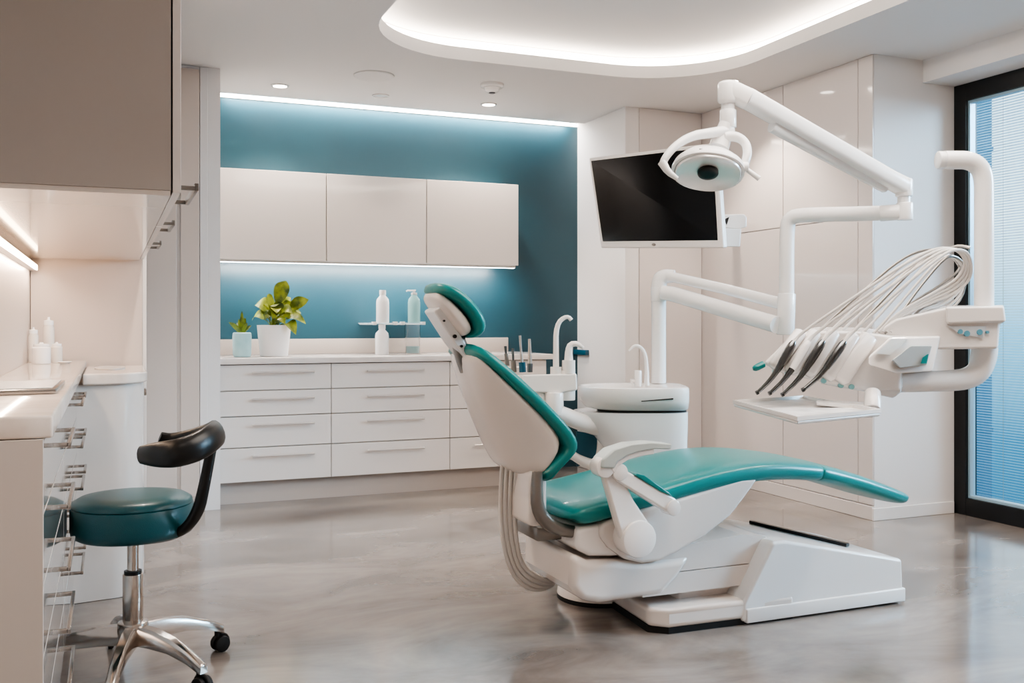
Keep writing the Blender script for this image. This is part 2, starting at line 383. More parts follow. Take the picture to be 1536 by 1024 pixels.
big = [(429,421,.045,0),(404,440,.02,.0),(383,457,.042,.03),(378,481,.03,.06),(463,449,.036,.0),(459,486,.03,-.05),(444,502,.036,-.08),(408,478,.034,-.08),(434,478,.04,-.09),(418,455,.03,.1),(450,462,.03,.12),(394,462,.03,.12),(424,470,.04,-.04),(440,455,.03,.06),(402,470,.032,-.03),(450,478,.03,-.02),(398,448,.03,.05),(412,460,.034,-.08),(428,486,.034,-.1),(396,480,.028,-.05),(440,470,.034,-.08),(415,470,.036,-.1),(436,446,.026,.08),(388,470,.026,.0),(425,455,.03,-.05),(452,470,.03,.05)]
b = MB(); b2 = MB()
for i, (px, py, ww, off) in enumerate(big):
    o = pp(px, py, off); s0 = PX + Vector((random.uniform(-.03,.03), random.uniform(-.03,.03), .19))
    mid = s0.lerp(o, .38) + Vector((0, 0, .035))
    b2.tube([s0, s0.lerp(mid, .5) + Vector((0,0,.01)), mid], .003, 6)
    leaf(b, mid, o, ww*1.12, .02 + .02*(py > 455))
lf = b.build('leaves', M_LEAF, t); lf.modifiers.new('s', 'SUBSURF').render_levels = 2
b2.build('stems', M_LEAFD, t)
QX = UY(363, 531, 6.38); QX.z = WZ
t = thing('small_potted_plant', 'little sprig plant in a pale aqua rounded pot at the left end of the worktop', 'plant', QX)
b = MB()
rings = []
for z, a in ((0, .046), (.003, .052), (.02, .056), (.13, .058), (.15, .056), (.156, .05), (.156, .046), (.14, .044)): rings.append(sring(QX + Vector((0,0,z)), (1,0,0), (0,1,0), a, a, 28, 3))
b.rings(rings); b.build('pot', M_AQUA, t)
d0 = (QX - CAM).dot(FV); b = MB()
for px, py, ww in ((363,466,.012),(343,483,.016),(350,488,.012),(377,488,.012),(368,476,.014),(358,478,.014),(371,484,.012),(355,484,.012)):
    o = pp(px, py, random.uniform(-.04,.04)); leaf(b, QX+Vector((0,0,.14)), o, ww, .01)
b.build('leaves', M_LEAFD, t)
# bottles
def bottle(name, label, c, s, h, m, pump=False, capm=None, group=None):
    t = thing(name, label, 'bottle', c, group)
    b = MB(); b.lathe([(s*.94, 0), (s, .004), (s, h*.62), (s*.92, h*.72), (s*.5, h*.82), (s*.46, h*.86)], c, 28); b.build('body', m, t)
    b = MB()
    if pump:
        b.lathe([(s*.5, h*.86), (s*.5, h*.92), (s*.2, h*.93), (s*.2, h*.98)], c, 20); top = Vector(c)+Vector((0,0,h*.985))
        b.tube([top+Vector((.012,0,0)), top, top-Vector((s*1.1,0,.0)), top-Vector((s*1.3,0,.006))], .0055, 8)
        b.build('pump', capm or M_BOT, t)
    else:
        b.lathe([(s*.52, h*.86), (s*.52, h*.99), (s*.48, h)], c, 20); b.build('cap', capm or M_BOT, t)
    return t
B1 = UY(573, 524, 6.45); B1.z = WZ; d0 = (B1-CAM).dot(FV)
# small glass shelf carrying the upper pair
hz = UD(576, 484, d0).z; 
s1 = UD(541, 484, d0+.1); s2 = UD(640, 484, d0+.1)
bottle('lotion_bottle', 'short white bottle with shoulders standing on the worktop, left of the pair', B1, .046, hz - WZ - .012, M_BOT)
B2 = UD(574, 484, d0); B2.z = hz
bottle('lotion_bottle', 'tall white capped bottle on the glass shelf above the short white bottle', B2, .044, UD(573, 435, d0).z - hz, M_BOT)
B3 = UY(619, 522, 6.45); B3.z = WZ
t = thing('tumbler', 'clear glass tumbler holding pale aqua liquid on the worktop', 'tumbler', B3)
b = MB(); hh = hz-WZ-.015; b.lathe([(.05, 0), (.055, hh), (.052, hh), (.047, .006), (0, .006)], B3, 28); b.build('glass', M_GLASS, t)
b = MB(); b.lathe([(0, .008), (.045, .008), (.047, .055), (0, .055)], B3, 28); b.build('liquid', M_AQUA, t)
B4 = UD(621, 484, d0); B4.z = hz
bottle('soap_dispenser', 'pale aqua pump dispenser on the glass shelf above the tumbler', B4, .042, UD(621, 435, d0).z - hz, M_BOTA, True)
t = thing('glass_shelf', 'small clear glass shelf with white brackets carrying two bottles on the teal wall', 'shelf', ((s1.x+s2.x)/2, B2.y, hz-.006))
b = MB(); b.box(B2.x-.085, B4.x+.085, B2.y-.055, YB-.002, hz-.008, hz-.0005, .002); b.build('glass_plate', mat('frosted_glass', '#dfeaec', .2, alpha=.45), t)
b = MB()
for x in (B2.x+.075, B4.x-.07, B4.x+.075, B2.x-.07): b.box(x-.014, x+.014, B2.y-.06, B2.y-.02, hz-.014, hz+.008, .002); b.box(x-.006, x+.006, B2.y-.02, YB-.002, hz-.014, hz-.0085)
b.build('bracket', M_PLG, t)

# ================================================================== LEFT UNITS
XFR = -.12; CT = .946
yb = [2.1, 3.02, 3.95, 4.215]
for i in range(3):
    y0, y1 = yb[i], yb[i+1]
    t = thing('drawer_cabinet', ['glossy white drawer cabinet nearest the camera under the left counter', 'glossy white drawer cabinet beside the teal stool', 'narrow glossy drawer cabinet next to the rounded end unit'][i], 'cabinet', (XFR, y0, 0), 'glossy drawer cabinets under the left counter')
    b = MB(); b.box(XL+.002, XFR-.02, y0+.001, y1-.001, .19, CT-.045); b.build('carcass', M_LAML, t, smooth=False)
    b = MB(); b.box(XL+.002, XL+.03, y0+.001, y1-.001, 0, .189); b.build('plinth', M_KICK, t, smooth=False)
    if i == 0: b = MB(); b.box(XL+.002, XFR+.001, y0-.018, y0, 0, CT-.045, .001); b.build('end_panel', mat('end_panel', '#c4bbb4', .35), t, smooth=False)
    n = 5; zs = [.185 + (CT-.05-.185)*q/n for q in range(n+1)]
    for j in range(n):
        b = MB(); b.box(XFR-.0195, XFR, y0+.003, y1-.003, zs[j]+.003, zs[j+1]-.003); d = b.build('drawer', M_LAML, t, smooth=False, bev=.0015)
        b = MB(); zc = zs[j+1]-.05; yc = (2.62, 3.75, 4.085)[i]; hl = (.17, .15, .09)[i]
        b.box(XFR+.028, XFR+.037, yc-hl, yc+hl, zc-.006, zc+.006, .0015)
        for yy in (yc-hl+.005, yc+hl-.005): b.box(XFR, XFR+.032, yy-.005, yy+.005, zc-.005, zc+.005, .001)
        o = b.build('handle', M_CHROME, d); o.matrix_parent_inverse = Matrix.Identity(4)
# fix parents: drawers sit at origin so identity keeps handles with them
b = MB(); b.box(XL+.002, XFR+.018, 2.09, 4.98, CT-.044, CT, .006, 3)
tag(b.build('counter', M_STONEL), 'thick pale stone countertop running along the left wall', 'countertop')
# backing cabinet body behind the rounded unit
b = MB(); b.box(XL+.002, XFR-.02, 4.22, 4.98, 0, CT-.046, .002)
tag(b.build('base_cabinet', M_LAM, smooth=False), 'plain white base carcass at the far end of the left counter', 'cabinet')
# rounded end unit
t = thing('rounded_cabinet', 'white curved front cabinet with inset basin at the end of the left counter', 'cabinet', (.03, 4.7, 0))
def dshape(x0, x1, y0, y1, r, n=10):
    pts = [(x0, y1), (x1, y1)]
    pts += [(x1, y0+r)]
    for i in range(1, n+1):
        a = PI/2*i/n; pts.append((x1 - (x1-x0)*.55*(1-math.cos(a)) , y0 + r*(1-math.sin(a))))
    pts += [(x0, y0-.02)]
    return pts
pr = dshape(XFR-.018, .135, 4.275, 4.985, .16)
b = MB(); b.hexa([(x, y, .002) for x, y in pr], [(x, y, .872) for x, y in pr]); b.build('body', M_LAML, t)
pr2 = dshape(XFR+.019, .147, 4.25, 4.985, .17)
b = MB(); b.hexa([(x, y, .873) for x, y in pr2], [(x, y, .918) for x, y in pr2]); b.build('top', M_STONEL, t, bev=.008)
b = MB(); b.lathe([(.07, 0), (.072, .004), (.066, .005), (.05, .002), (0, .002)], (.0, 4.72, .9185), 28, .9, 2.4); b.build('basin', M_PL, t)
b = MB(); b.box(.136, .15, 4.6, 4.66, .80, .83, .003); b.build('latch', M_CHROME, t)
# tall unit with side panel at Y=5
t = thing('tall_cabinet', 'full height beige cabinet closing the end of the left counter', 'cabinet', (-.1, 5.4, 0))
b = MB(); b.box(XL+.002, .145, 5.0, 6.03, 0, CZ-.002); b.build('carcass', M_PANELW, t, smooth=False, bev=.002)
b = MB(); b.box(.1455, .163, 5.003, 6.0, .09, CZ-.01, .002); b.build('door', M_LAM, t, smooth=False)
# left upper cabinets
UB = 1.43
up = [(2.37, 3.25), (3.255, 4.12), (4.125, 4.99)]
for i, (y0, y1) in enumerate(up):
    t = thing('wall_cabinet', ['large grey-white wall cabinet filling the top left corner', 'overhead left cabinet with the second bar handle from the camera', 'overhead left cabinet furthest from the camera with the smallest visible handle'][i], 'cabinet', (XL, y0, UB), 'overhead cabinets above the left counter')
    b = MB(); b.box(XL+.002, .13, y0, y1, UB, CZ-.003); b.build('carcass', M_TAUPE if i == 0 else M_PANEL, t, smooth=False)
    b = MB(); b.box(.134, .152, y0+.002, y1-.002, UB-.004, 2.18 if i == 0 else CZ-.01, .001); b.build('door', M_LAM, t, smooth=False)
    if i == 0: b = MB(); b.box(.134, .152, y0+.002, y1-.002, 2.184, CZ-.01, .001); b.build('door', M_LAM, t, smooth=False)
    b = MB(); ya, yz = (y0+.03, y0+.34) if i == 0 else (y0+.05, y0+.3)
    zz = UB+.012
    b.box(.184, .194, ya, yz, zz-.006, zz+.012, .002)
    for yy in (ya+.006, yz-.006): b.box(.152, .188, yy-.006, yy+.006, zz-.005, zz+.005, .001)
    b.build('handle', M_GUN, t)
b = MB(); b.box(XL+.002, .129, 2.372, 4.988, UB-.012, UB-.0005); tag(b.build('cabinet_underside_panel', mat('glossy_underside', '#d9cfc6', .12, coat=.5), smooth=False), 'glossy white panel under the left overhead cabinets', 'panel')
t = thing('led_strip_light', 'warm glowing strip light along the left wall under the overhead cabinets', 'light strip', (XL, 4, 1.37))
b = MB(); b.box(XL+.002, XL+.03, 2.4, 4.97, 1.360, 1.386); b.build('housing', M_SATIN, t, smooth=False)
b = MB(); b.box(XL+.0305, XL+.034, 2.4, 4.96, 1.362, 1.385); b.build('diffuser', M_LEDW, t, smooth=False)
area('left_strip_lamp', (XL+.045, 3.7, 1.36), .02, 2.4, (0, math.radians(20), 0), 7, (1, .80, .62))

# items on the left counter
def jar(name, label, px, py, hpx, rpx, Y, m, kind='jar', extra=None, group='glass and white jars on the left counter'):
    c = UY(px, py, Y); c.z = CT+.0005; d = (c-CAM).dot(FV); r = rpx*d/F; h = hpx*d/F
    t = thing(name, label, 'jar', c, group)
    b = MB(); b.lathe([(r*.95, 0), (r, .003), (r, h*.75), (r*.8, h*.82)], c, 24); b.build('body', m, t)
    b = MB(); b.lathe([(r*.85, h*.82), (r*.85, h*.92), (r*.25, h*.94), (r*.2, h)], c, 20); b.build('lid', M_BOT, t)
M_FROST = mat('frosted', '#f0e8e0', .25, alpha=.75)
jar('storage_jar', 'squat white lidded jar in the middle of the left counter cluster', 62, 531, 32, 13, 4.62, M_BOT)
jar('storage_jar', 'small white jar at the right of the left counter cluster', 85, 531, 31, 8, 4.70, M_FROST)
jar('storage_jar', 'tall frosted jar rising behind the others on the left counter', 73, 530, 66, 8, 4.9, M_FROST)
jar('storage_jar', 'frosted jar at the left of the left counter cluster', 50, 531, 52, 7, 4.83, M_FROST)
c = UY(97, 530, 4.6); c.z = CT+.0005; b = MB(); b.lathe([(.018, 0), (.03, .008), (.028, .009), (.0, .003)], c, 24); tag(b.build('small_dish', M_BOT), 'tiny white dish at the right end of the jar cluster', 'dish')
# metal tray
pc = [UZ(*q, CT+.001) for q in ((-30, 580), (98, 576), (84, 590), (-40, 594))]
b = MB(); up_ = Vector((0,0,.012))
b.hexa([p for p in pc], [p+up_ for p in pc], .003)
t = thing('metal_tray', 'flat rectangular steel tray lying on the left counter', 'tray', (pc[0]+pc[2])/2)
b.build('pan', M_CHROME, t)
ctr = sum(pc, Vector())/4
b = MB(); q = [ctr + (p-ctr)*.9 + up_*1.05 for p in pc]; b.hexa(q, [p+Vector((0,0,.002)) for p in q]); b.build('paper_liner', M_PLG, t)

# ================================================================== STOOL
SC = Vector((.068, 3.33, 0)); sr = .185
st = thing('operator_stool', 'teal round seat swivel stool with black curved backrest and steel five star base', 'stool', SC)
def at(dx, dd, z): return SC + RV*dx + FV*dd + ZV*z   # dx to the camera's right, dd away
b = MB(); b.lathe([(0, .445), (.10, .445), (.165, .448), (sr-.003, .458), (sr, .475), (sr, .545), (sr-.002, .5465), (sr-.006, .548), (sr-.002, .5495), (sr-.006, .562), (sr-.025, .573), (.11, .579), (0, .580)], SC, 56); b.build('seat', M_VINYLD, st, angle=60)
b = MB(); b.cyl(at(0,0,.42), at(0,0,.445), .032, 24, .06); b.build('seat_mount', M_BLACK, st)
b = MB(); b.cyl(at(0,0,.30), at(0,0,.425), .0175, 24); b.build('piston', M_POL, st)
b = MB(); b.cyl(at(0,0,.17), at(0,0,.325), .031, 28, bev=.002); b.build('gas_cylinder', M_POL, st)
b = MB(); b.cyl(at(0,0,.322), at(0,0,.335), .027, 24); b.build('collar', M_BLACK, st)
b = MB(); b.lathe([(.03,.10),(.045,.105),(.05,.15),(.045,.172),(.032,.176)], SC, 28); b.build('hub', M_POL, st)
for a in (-30, 48, 122, 196, 280):
    u = RV*math.cos(math.radians(a)) + FV*math.sin(math.radians(a)); v = ZV.cross(u)
    rg = []
    for tt, zt, hw, hh in ((.03,.165,.024,.03),(.10,.163,.022,.028),(.18,.148,.019,.022),(.26,.12,.017,.017),(.315,.093,.016,.014),(.32,.088,.014,.012)):
        c = SC + u*tt + ZV*(zt-hh); rg.append([c - v*hw - ZV*hh, c + v*hw - ZV*hh, c + v*hw*.9 + ZV*hh*.6, c + v*hw*.6 + ZV*hh, c - v*hw*.6 + ZV*hh, c - v*hw*.9 + ZV*hh*.6])
    b = MB(); b.rings(rg); lg = b.build('leg', M_POL, st, angle=50)
    c = SC + u*.30
    b = MB(); b.cyl(c+ZV*.045, c+ZV*.075, .009, 12); w1 = c + u*.012
    for sgn in (-1, 1): b.cyl(w1 + v*(sgn*.006) + ZV*.027, w1 + v*(sgn*.022) + ZV*.027, .027, 24, bev=.004)
    b.tube([w1 + v*.0 + ZV*.027 + u*(.031*math.cos(q)) + ZV*(.031*math.sin(q)) for q in [PI*k/8 for k in range(9)]], .006, 8)
    o = b.build('caster', M_RUB, lg); o.matrix_parent_inverse = Matrix.Identity(4) @ Matrix.Translation(-SC) if False else Matrix.Identity(4)
    lgw = lg
# backrest: padded C-shaped bar and post
pts = [UD(*q) for q in ((212,682,2.92),(235,682,2.87),(265,680,2.86),(297,670,2.90),(320,654,2.97),(328,646,3.08),(315,650,3.2),(285,657,3.27),(258,660,3.28),(240,655,3.26))]
b = MB(); b.tube(pts, [.028,.038,.042,.043,.044,.04,.034,.028,.024,.018], 14, 2, flat=.55, up=(0,0,1)); b.build('backrest', M_BLACK, st, angle=80)
pts = [UD(*q) for q in ((318,668,2.99),(312,700,3.0),(305,735,3.0),(298,765,3.01),(282,790,3.03),(255,806,3.05),(215,812,3.08))]
b = MB(); b.tube(pts, [.016,.017,.018,.02,.018,.014,.012], 12, 2, flat=.8); b.build('back_support', M_BLACK, st, angle=80)

# ================================================================== DENTAL CHAIR
ch = thing('dental_chair', 'reclined teal and white dental treatment chair on a white floor base', 'dental chair', (2.2, 3.3, 0))
def chp(name, b, m, **k): return b.build(name, m, ch, **k)
# floor base
b = MB(); pl = [(1.80, 3.07), (1.86, 3.02), (2.4, 3.0), (2.4, 3.52), (1.87, 3.52), (1.83, 3.48)]
b.hexa([(x, y, .022) for x, y in pl], [(x, y, .092) for x, y in pl]); chp('base_plate', b, M_PLW, bev=.018)
b = MB(); b.hexa([(x*.99+.022, y*.97+.1, .0) for x, y in pl], [(x*.99+.022, y*.97+.1, .024) for x, y in pl]); chp('base_gasket', b, M_RUB)
b = MB(); b.prism([(2.165,.012),(2.935,.005),(2.94,.06),(2.935,.175),(2.36,.30),(2.305,.298),(2.17,.082)], 3.005, 3.52); chp('base_cover', b, M_PLG, bev=.014)
b = MB(); b.box(2.18, 2.945, 2.998, 3.527, .008, .062, .006, 3); chp('base_skirt', b, M_PLG)
b = MB(); sl = [UZ(1157,774,.3), UZ(1163,771,.3), UZ(1264,812,.225), UZ(1258,816,.222)]
sl = [Vector((p.x, p.y, .30-(p.x-2.36)*.217+.001)) for p in (Vector((2.50,3.44,0)), Vector((2.50,3.475,0)), Vector((2.80,3.17,0)), Vector((2.80,3.135,0)))]
sl = [Vector((x, y, .30-(x-2.36)*.2174+.0015)) for x, y in ((2.52,3.45),(2.56,3.49),(2.82,3.18),(2.76,3.13))]
b.hexa(sl, [p+ZV*.012 for p in sl]); chp('cover_slot', b, M_BLACK, smooth=False)
b = MB(); b.lathe([(.0,.0),(.175,.0),(.175,.018),(0,.018)], (1.86, 3.56, 0), 36); chp('pivot_foot_gasket', b, M_RUB)
b = MB(); b.lathe([(.175,.018),(.17,.05),(.15,.075),(.12,.09),(.1,.16)], (1.86, 3.56, 0), 40); chp('pivot_foot', b, M_PLW)
# lift arm
b = MB(); b.prism([(1.78,.2085),(2.262,.2085),(2.325,.302),(2.22,.32),(1.78,.29)], 3.078, 3.45); chp('lift_arm', b, M_PLW, smooth=False)
b = MB(); b.prism([(1.78,.13),(2.21,.13),(2.26,.205),(1.78,.205)], 3.072, 3.455); chp('lift_arm', b, M_PLW, smooth=False)
b = MB(); b.prism([(1.95,.06),(2.25,.06),(2.32,.16),(2.1,.14),(1.97,.12)], 3.12, 3.42); chp('lower_link', b, M_PLW, bev=.01)
# underbody
b = MB(); b.prism([(1.53,.145),(1.60,.128),(1.86,.13),(1.93,.19),(1.99,.262),(1.80,.258),(1.66,.278),(1.56,.285),(1.495,.318),(1.49,.20)], 3.06, 3.50); chp('underbody', b, M_PLW, bev=.03)
b = MB(); b.prism([(1.515,.325),(1.57,.295),(1.66,.287),(1.95,.28),(1.98,.40),(1.9,.425),(1.56,.405),(1.52,.40)], 3.075, 3.50); chp('seat_frame', b, M_PL, bev=.02)
# side arm plate (swoosh)
side = [(1.605,.41),(1.60,.37),(1.635,.325),(1.70,.278),(1.77,.257),(1.84,.258),(1.92,.285),(2.04,.335),(2.15,.40),(2.215,.465),(2.275,.53),(2.20,.535),(2.06,.505),(1.9,.475),(1.75,.45),(1.66,.43)]
b = MB(); b.prism(side, 3.054, 3.12); chp('side_arm', b, M_PLW, bev=.014)
b = MB(); b.prism(side, 3.52, 3.586); chp('side_arm', b, M_PLW, bev=.014)
# seat and leg rest cushion: loft along X
def cushion(name, secs, m, e=3.6, yc=3.32, sub=1):
    b = MB(); rr = []
    for i, (x, zt, th, hw) in enumerate(secs):
        x2 = secs[min(i+1, len(secs)-1)]; x1 = secs[max(i-1, 0)]
        tx = Vector((x2[0]-x1[0], 0, x2[1]-x1[1])).normalized(); up = Vector((-tx.z, 0, tx.x))
        c = Vector((x, yc, zt)) - up*(th/2)
        rr.append(sring(c, (0,1,0), up, hw, th/2, 28, e))
    b.rings(rr); return b.build(name, m, ch, angle=60, sub=sub)
seat = [(1.475,.425,.02,.20),(1.478,.445,.05,.235),(1.49,.465,.075,.262),(1.53,.487,.092,.27),(1.60,.497,.092,.27),(1.70,.512,.09,.27)]
seat2 = seat + [(1.85,.537,.088,.27),(2.0,.567,.09,.27),(2.15,.592,.098,.27),(2.30,.602,.095,.268),(2.45,.592,.088,.262),(2.60,.568,.082,.25)]
cushion('seat_cushion', seat2 + [(2.608,.566,.08,.248),(2.612,.565,.07,.235)], M_VINYL)
cushion('leg_rest', [(2.604,.567,.07,.235),(2.608,.566,.08,.248),(2.625,.561,.080,.249),(2.75,.530,.078,.238),(2.88,.490,.074,.225),(3.00,.448,.070,.212),(3.08,.419,.066,.20),(3.112,.402,.054,.185),(3.122,.392,.03,.16)], M_VINYL)
b = MB(); rr = []
for x in (1.66, 1.6615, 1.663): pass
# backrest shell: loft along the back axis
def backloft(name, secs, m, e=3.0, n=28, sub=1, wf=1):
    """secs: (front point XZ, back point XZ, half width)"""
    b = MB(); rr = []
    for (fx, fz), (bx, bz), hw, yc in secs:
        c = Vector(((fx+bx)/2, yc, (fz+bz)/2)); u = Vector((fx-bx, 0, fz-bz)); L = u.length/2; u.normalize()
        rg = sring(c, (0,1,0), u, hw, L, n, e)
        if wf < 1:
            for p in rg:
                s_ = ((p-c).dot(u)/L + 1)/2; s_ = max(0, s_); k = wf + (1-wf)*min(1, s_*1.25)**.75; p.y = yc + (p.y-yc)*k
        rr.append(rg)
    b.rings(rr); return b.build(name, m, ch, angle=60, sub=sub)
yc = 3.33
backloft('back_shell', [((1.175,1.018),(1.165,1.0),.12,yc),((1.20,1.0),(1.168,.972),.175,yc),((1.255,.945),(1.19,.90),.205,yc),((1.325,.885),(1.22,.82),.23,yc),((1.40,.815),(1.255,.74),.245,yc),((1.465,.75),(1.285,.67),.252,yc),((1.487,.705),(1.31,.625),.25,yc),((1.465,.655),(1.33,.597),.24,yc),((1.425,.60),(1.36,.578),.215,yc),((1.41,.583),(1.375,.572),.17,yc)], M_PLW, e=5, wf=.42)
# cushion over the shell front
backloft('back_cushion', [((1.175,1.052),(1.165,1.035),.09,yc),((1.205,1.045),(1.165,1.012),.165,yc),((1.245,1.012),(1.205,.982),.20,yc),((1.31,.95),(1.268,.918),.232,yc),((1.38,.885),(1.332,.85),.25,yc),((1.45,.815),(1.40,.785),.262,yc),((1.515,.745),(1.455,.72),.266,yc),((1.538,.70),(1.475,.69),.264,yc),((1.53,.662),(1.468,.668),.26,yc),((1.495,.628),(1.435,.638),.25,yc),((1.463,.592),(1.41,.605),.238,yc),((1.448,.565),(1.40,.578),.222,yc),((1.43,.555),(1.402,.56),.18,yc)], M_VINYL, e=4)
# bracket between back and seat
pts = [(1.385,3.12,.60),(1.382,3.12,.54),(1.385,3.12,.48),(1.41,3.12,.43),(1.46,3.12,.395),(1.54,3.12,.375)]
b = MB(); b.tube(pts, [.02,.024,.026,.026,.024,.022], 8, 1, flat=.9); chp('back_bracket', b, M_GUN, angle=50)
b = MB(); b.box(1.37, 1.44, 3.15, 3.34, .40, .60, .02, 3); chp('pivot_housing', b, M_PLW)
b = MB(); b.box(1.42, 1.60, 3.2, 3.44, .335, .385, .008); chp('pivot_link', b, M_GUN)
# headrest
hy = 3.33
backloft('headrest_cushion', [((1.055,1.262),(1.048,1.235),.06,hy),((1.085,1.268),(1.065,1.222),.115,hy),((1.135,1.25),(1.105,1.205),.135,hy),((1.185,1.205),(1.15,1.165),.14,hy),((1.225,1.155),(1.178,1.13),.14,hy),((1.24,1.11),(1.188,1.10),.135,hy),((1.225,1.08),(1.18,1.08),.12,hy),((1.20,1.065),(1.17,1.068),.08,hy)], M_VINYL, e=3)
backloft('headrest_shell', [((1.055,1.236),(1.05,1.215),.07,hy),((1.085,1.225),(1.058,1.195),.10,hy),((1.13,1.188),(1.09,1.155),.112,hy),((1.172,1.142),(1.125,1.11),.115,hy),((1.19,1.105),(1.15,1.08),.11,hy),((1.185,1.082),(1.16,1.072),.08,hy)], M_PLW, e=3.4)
b = MB(); b.hexa([(1.052,3.27,1.165),(1.088,3.27,1.185),(1.165,3.27,1.065),(1.195,3.27,1.01),(1.178,3.27,.99),(1.13,3.27,1.05)], [(1.052,3.39,1.165),(1.088,3.39,1.185),(1.165,3.39,1.065),(1.195,3.39,1.01),(1.178,3.39,.99),(1.13,3.39,1.05)]); chp('headrest_bracket', b, M_PLG, bev=.008)
b = MB(); b.tube([(1.155,3.33,1.08),(1.17,3.33,1.04),(1.185,3.33,.99),(1.20,3.33,.95)], .028, 8, flat=1.7); chp('headrest_stem', b, M_GUN, angle=50)
b = MB(); b.cyl((1.09,3.262,1.13),(1.09,3.27,1.13),.004,10); b.cyl((1.13,3.262,1.075),(1.13,3.27,1.075),.007,10); b.cyl((1.155,3.262,1.04),(1.155,3.27,1.04),.005,10); chp('screw', b, M_BLACK)
# armrests
def armrest(y, s):
    a = bpy.data.objects.new('armrest', None)
    b = MB(); b.cyl((1.715,y,.365),(1.715,y+s*.09,.365),.066,40,bev=.006); root = chp('armrest_pivot', b, M_PL)
    I = Matrix.Identity(4)
    def sub(n, bb, m, **k): o = bb.build(n, m, root, **k); o.matrix_parent_inverse = I; return o
    b = MB(); b.prism([(1.655,.352),(1.625,.44),(1.575,.60),(1.56,.64),(1.62,.645),(1.645,.60),(1.70,.50),(1.765,.41),(1.78,.36),(1.70,.33)], y+s*.012, y+s*.05); sub('post', b, M_PL, bev=.012)
    b = MB(); b.cyl((1.578,y-s*.004,.625),(1.578,y+s*.055,.625),.036,32,bev=.005); b.cyl((1.635,y-s*.004,.605),(1.635,y+s*.055,.605),.03,32,bev=.005); sub('joint', b, M_PL)
    b = MB(); b.prism([(1.60,.645),(1.62,.575),(1.85,.437),(1.875,.45),(1.88,.478),(1.86,.498),(1.66,.61)], y, y+s*.05); sub('lower_bar', b, M_PL, bev=.01)
    b = MB(); b.cyl((1.85,y-s*.006,.466),(1.85,y+s*.056,.466),.028,28,bev=.004); sub('end_cap', b, M_PL)
    path = [(1.555,.625),(1.56,.655),(1.60,.685),(1.67,.702),(1.75,.705),(1.84,.694)]; low = [(1.61,.62),(1.625,.645),(1.665,.665),(1.71,.675),(1.77,.68),(1.835,.675)]
    b = MB(); rr = []
    for (x, z), (lx, lz) in zip(path, low):
        rr.append([(x, y-s*.012, z), (x, y+s*.065, z), (lx, y+s*.065, lz), (lx, y-s*.012, lz)])
    b.rings([[Vector(q) for q in r] for r in rr]); sub('arm_pad', b, M_PAD, bev=.008)
    b = MB(); rr = []
    for (x, z), (lx, lz) in list(zip(path, low))[0:5]:
        m1 = (x*.2+lx*.8, z*.2+lz*.8-.004); m2 = (lx, lz-.018)
        rr.append([Vector((m1[0], y-s*.006, m1[1])), Vector((m1[0], y+s*.06, m1[1])), Vector((m2[0], y+s*.06, m2[1])), Vector((m2[0], y-s*.006, m2[1]))])
    b.rings(rr); sub('arm_shell', b, M_PL, bev=.004)
    b = MB(); b.prism([(1.70,.598),(1.73,.590),(1.83,.522),(1.845,.508),(1.80,.525),(1.69,.592)], y-s*.004, y+s*.054); sub('lower_pad', b, M_VINYL, bev=.004)
armrest(2.975, 1)
# hoses behind the chair going into the foot
for i, (x0, y0, zz, sx) in enumerate(((1.30,3.28,.62,0),(1.315,3.33,.60,.025),(1.33,3.38,.58,.05),(1.33,3.25,.56,.075))):
    pts = [UD(754+i*7, 690+i*4, 3.6-.02*i), UD(750+i*7, 760, 3.6), UD(754+i*7, 815+i*2, 3.58), UD(768+i*6, 862-i*3, 3.6), UD(792+i*5, 884-i*6, 3.63), UD(818+i*3, 884-i*4, 3.68), UD(838+i*2, 868-i*2, 3.72), UD(855, 862, 3.74)]
    pts = [p if p.z > .02 else Vector((p.x, p.y, .02)) for p in pts]
    b = MB(); b.tube(pts, .0085, 10, 2); chp('hose', b, M_HOSE)

# ================================================================== SPITTOON UNIT
D = 4.5
sp = thing('spittoon_unit', 'white cuspidor unit with oval bowl, spout and pedestal behind the dental chair', 'dental unit', UD(950, 700, D) * 1)
sp.location.z = 0
def spp(name, b, m, par=None, **k):
    o = b.build(name, m, sp, **k); return o
cB = UD(948, 590, D); cB.z = 0
def sring2(cpx, z, a, bdep, e=2.4, n=36, off=0):
    c = UD(cpx, 590, D+off); c.z = z; return sring(c, RV, FV, a, bdep, n, e)
ez = lambda py, d=D: H + (HY-py)*d/F
# bowl outer: wide oval with flat right end
def bowlring(z, l, r, dep, n=40):
    """l, r: left/right extents in cam-right metres relative to bowl centre; left end rounded, right end squarish"""
    out = []
    for k in range(n):
        t = 2*PI*k/n; ct, s_ = math.cos(t), math.sin(t); e = 5 if ct > 0 else 2.3
        x = math.copysign(abs(ct)**(2/e), ct) * (r if ct > 0 else l); y = math.copysign(abs(s_)**(2/e), s_)*dep
        out.append(Vector((cB.x, cB.y, 0)) + RV*x + FV*y + ZV*z)
    return out
b = MB(); b.rings([bowlring(.725,.17,.245,.13),bowlring(.735,.215,.247,.165),bowlring(.77,.245,.248,.185),bowlring(.815,.252,.248,.19),bowlring(.828,.25,.246,.188),bowlring(.832,.24,.24,.18),bowlring(.83,.225,.10,.165),bowlring(.80,.20,.07,.14),bowlring(.775,.14,.03,.09),bowlring(.772,.05,.01,.03)])
spp('bowl', b, M_PL, angle=50)
b = MB(); b.rings([bowlring(.718,.16,.243,.125),bowlring(.7245,.16,.243,.125)]); spp('bowl_gap', b, M_GAP)
b = MB(); b.rings([bowlring(.35,.06,.24,.12),bowlring(.50,.10,.243,.14),bowlring(.62,.19,.245,.15),bowlring(.68,.26,.246,.155),bowlring(.717,.27,.246,.155)]); spp('column_head', b, M_PLG, angle=50)
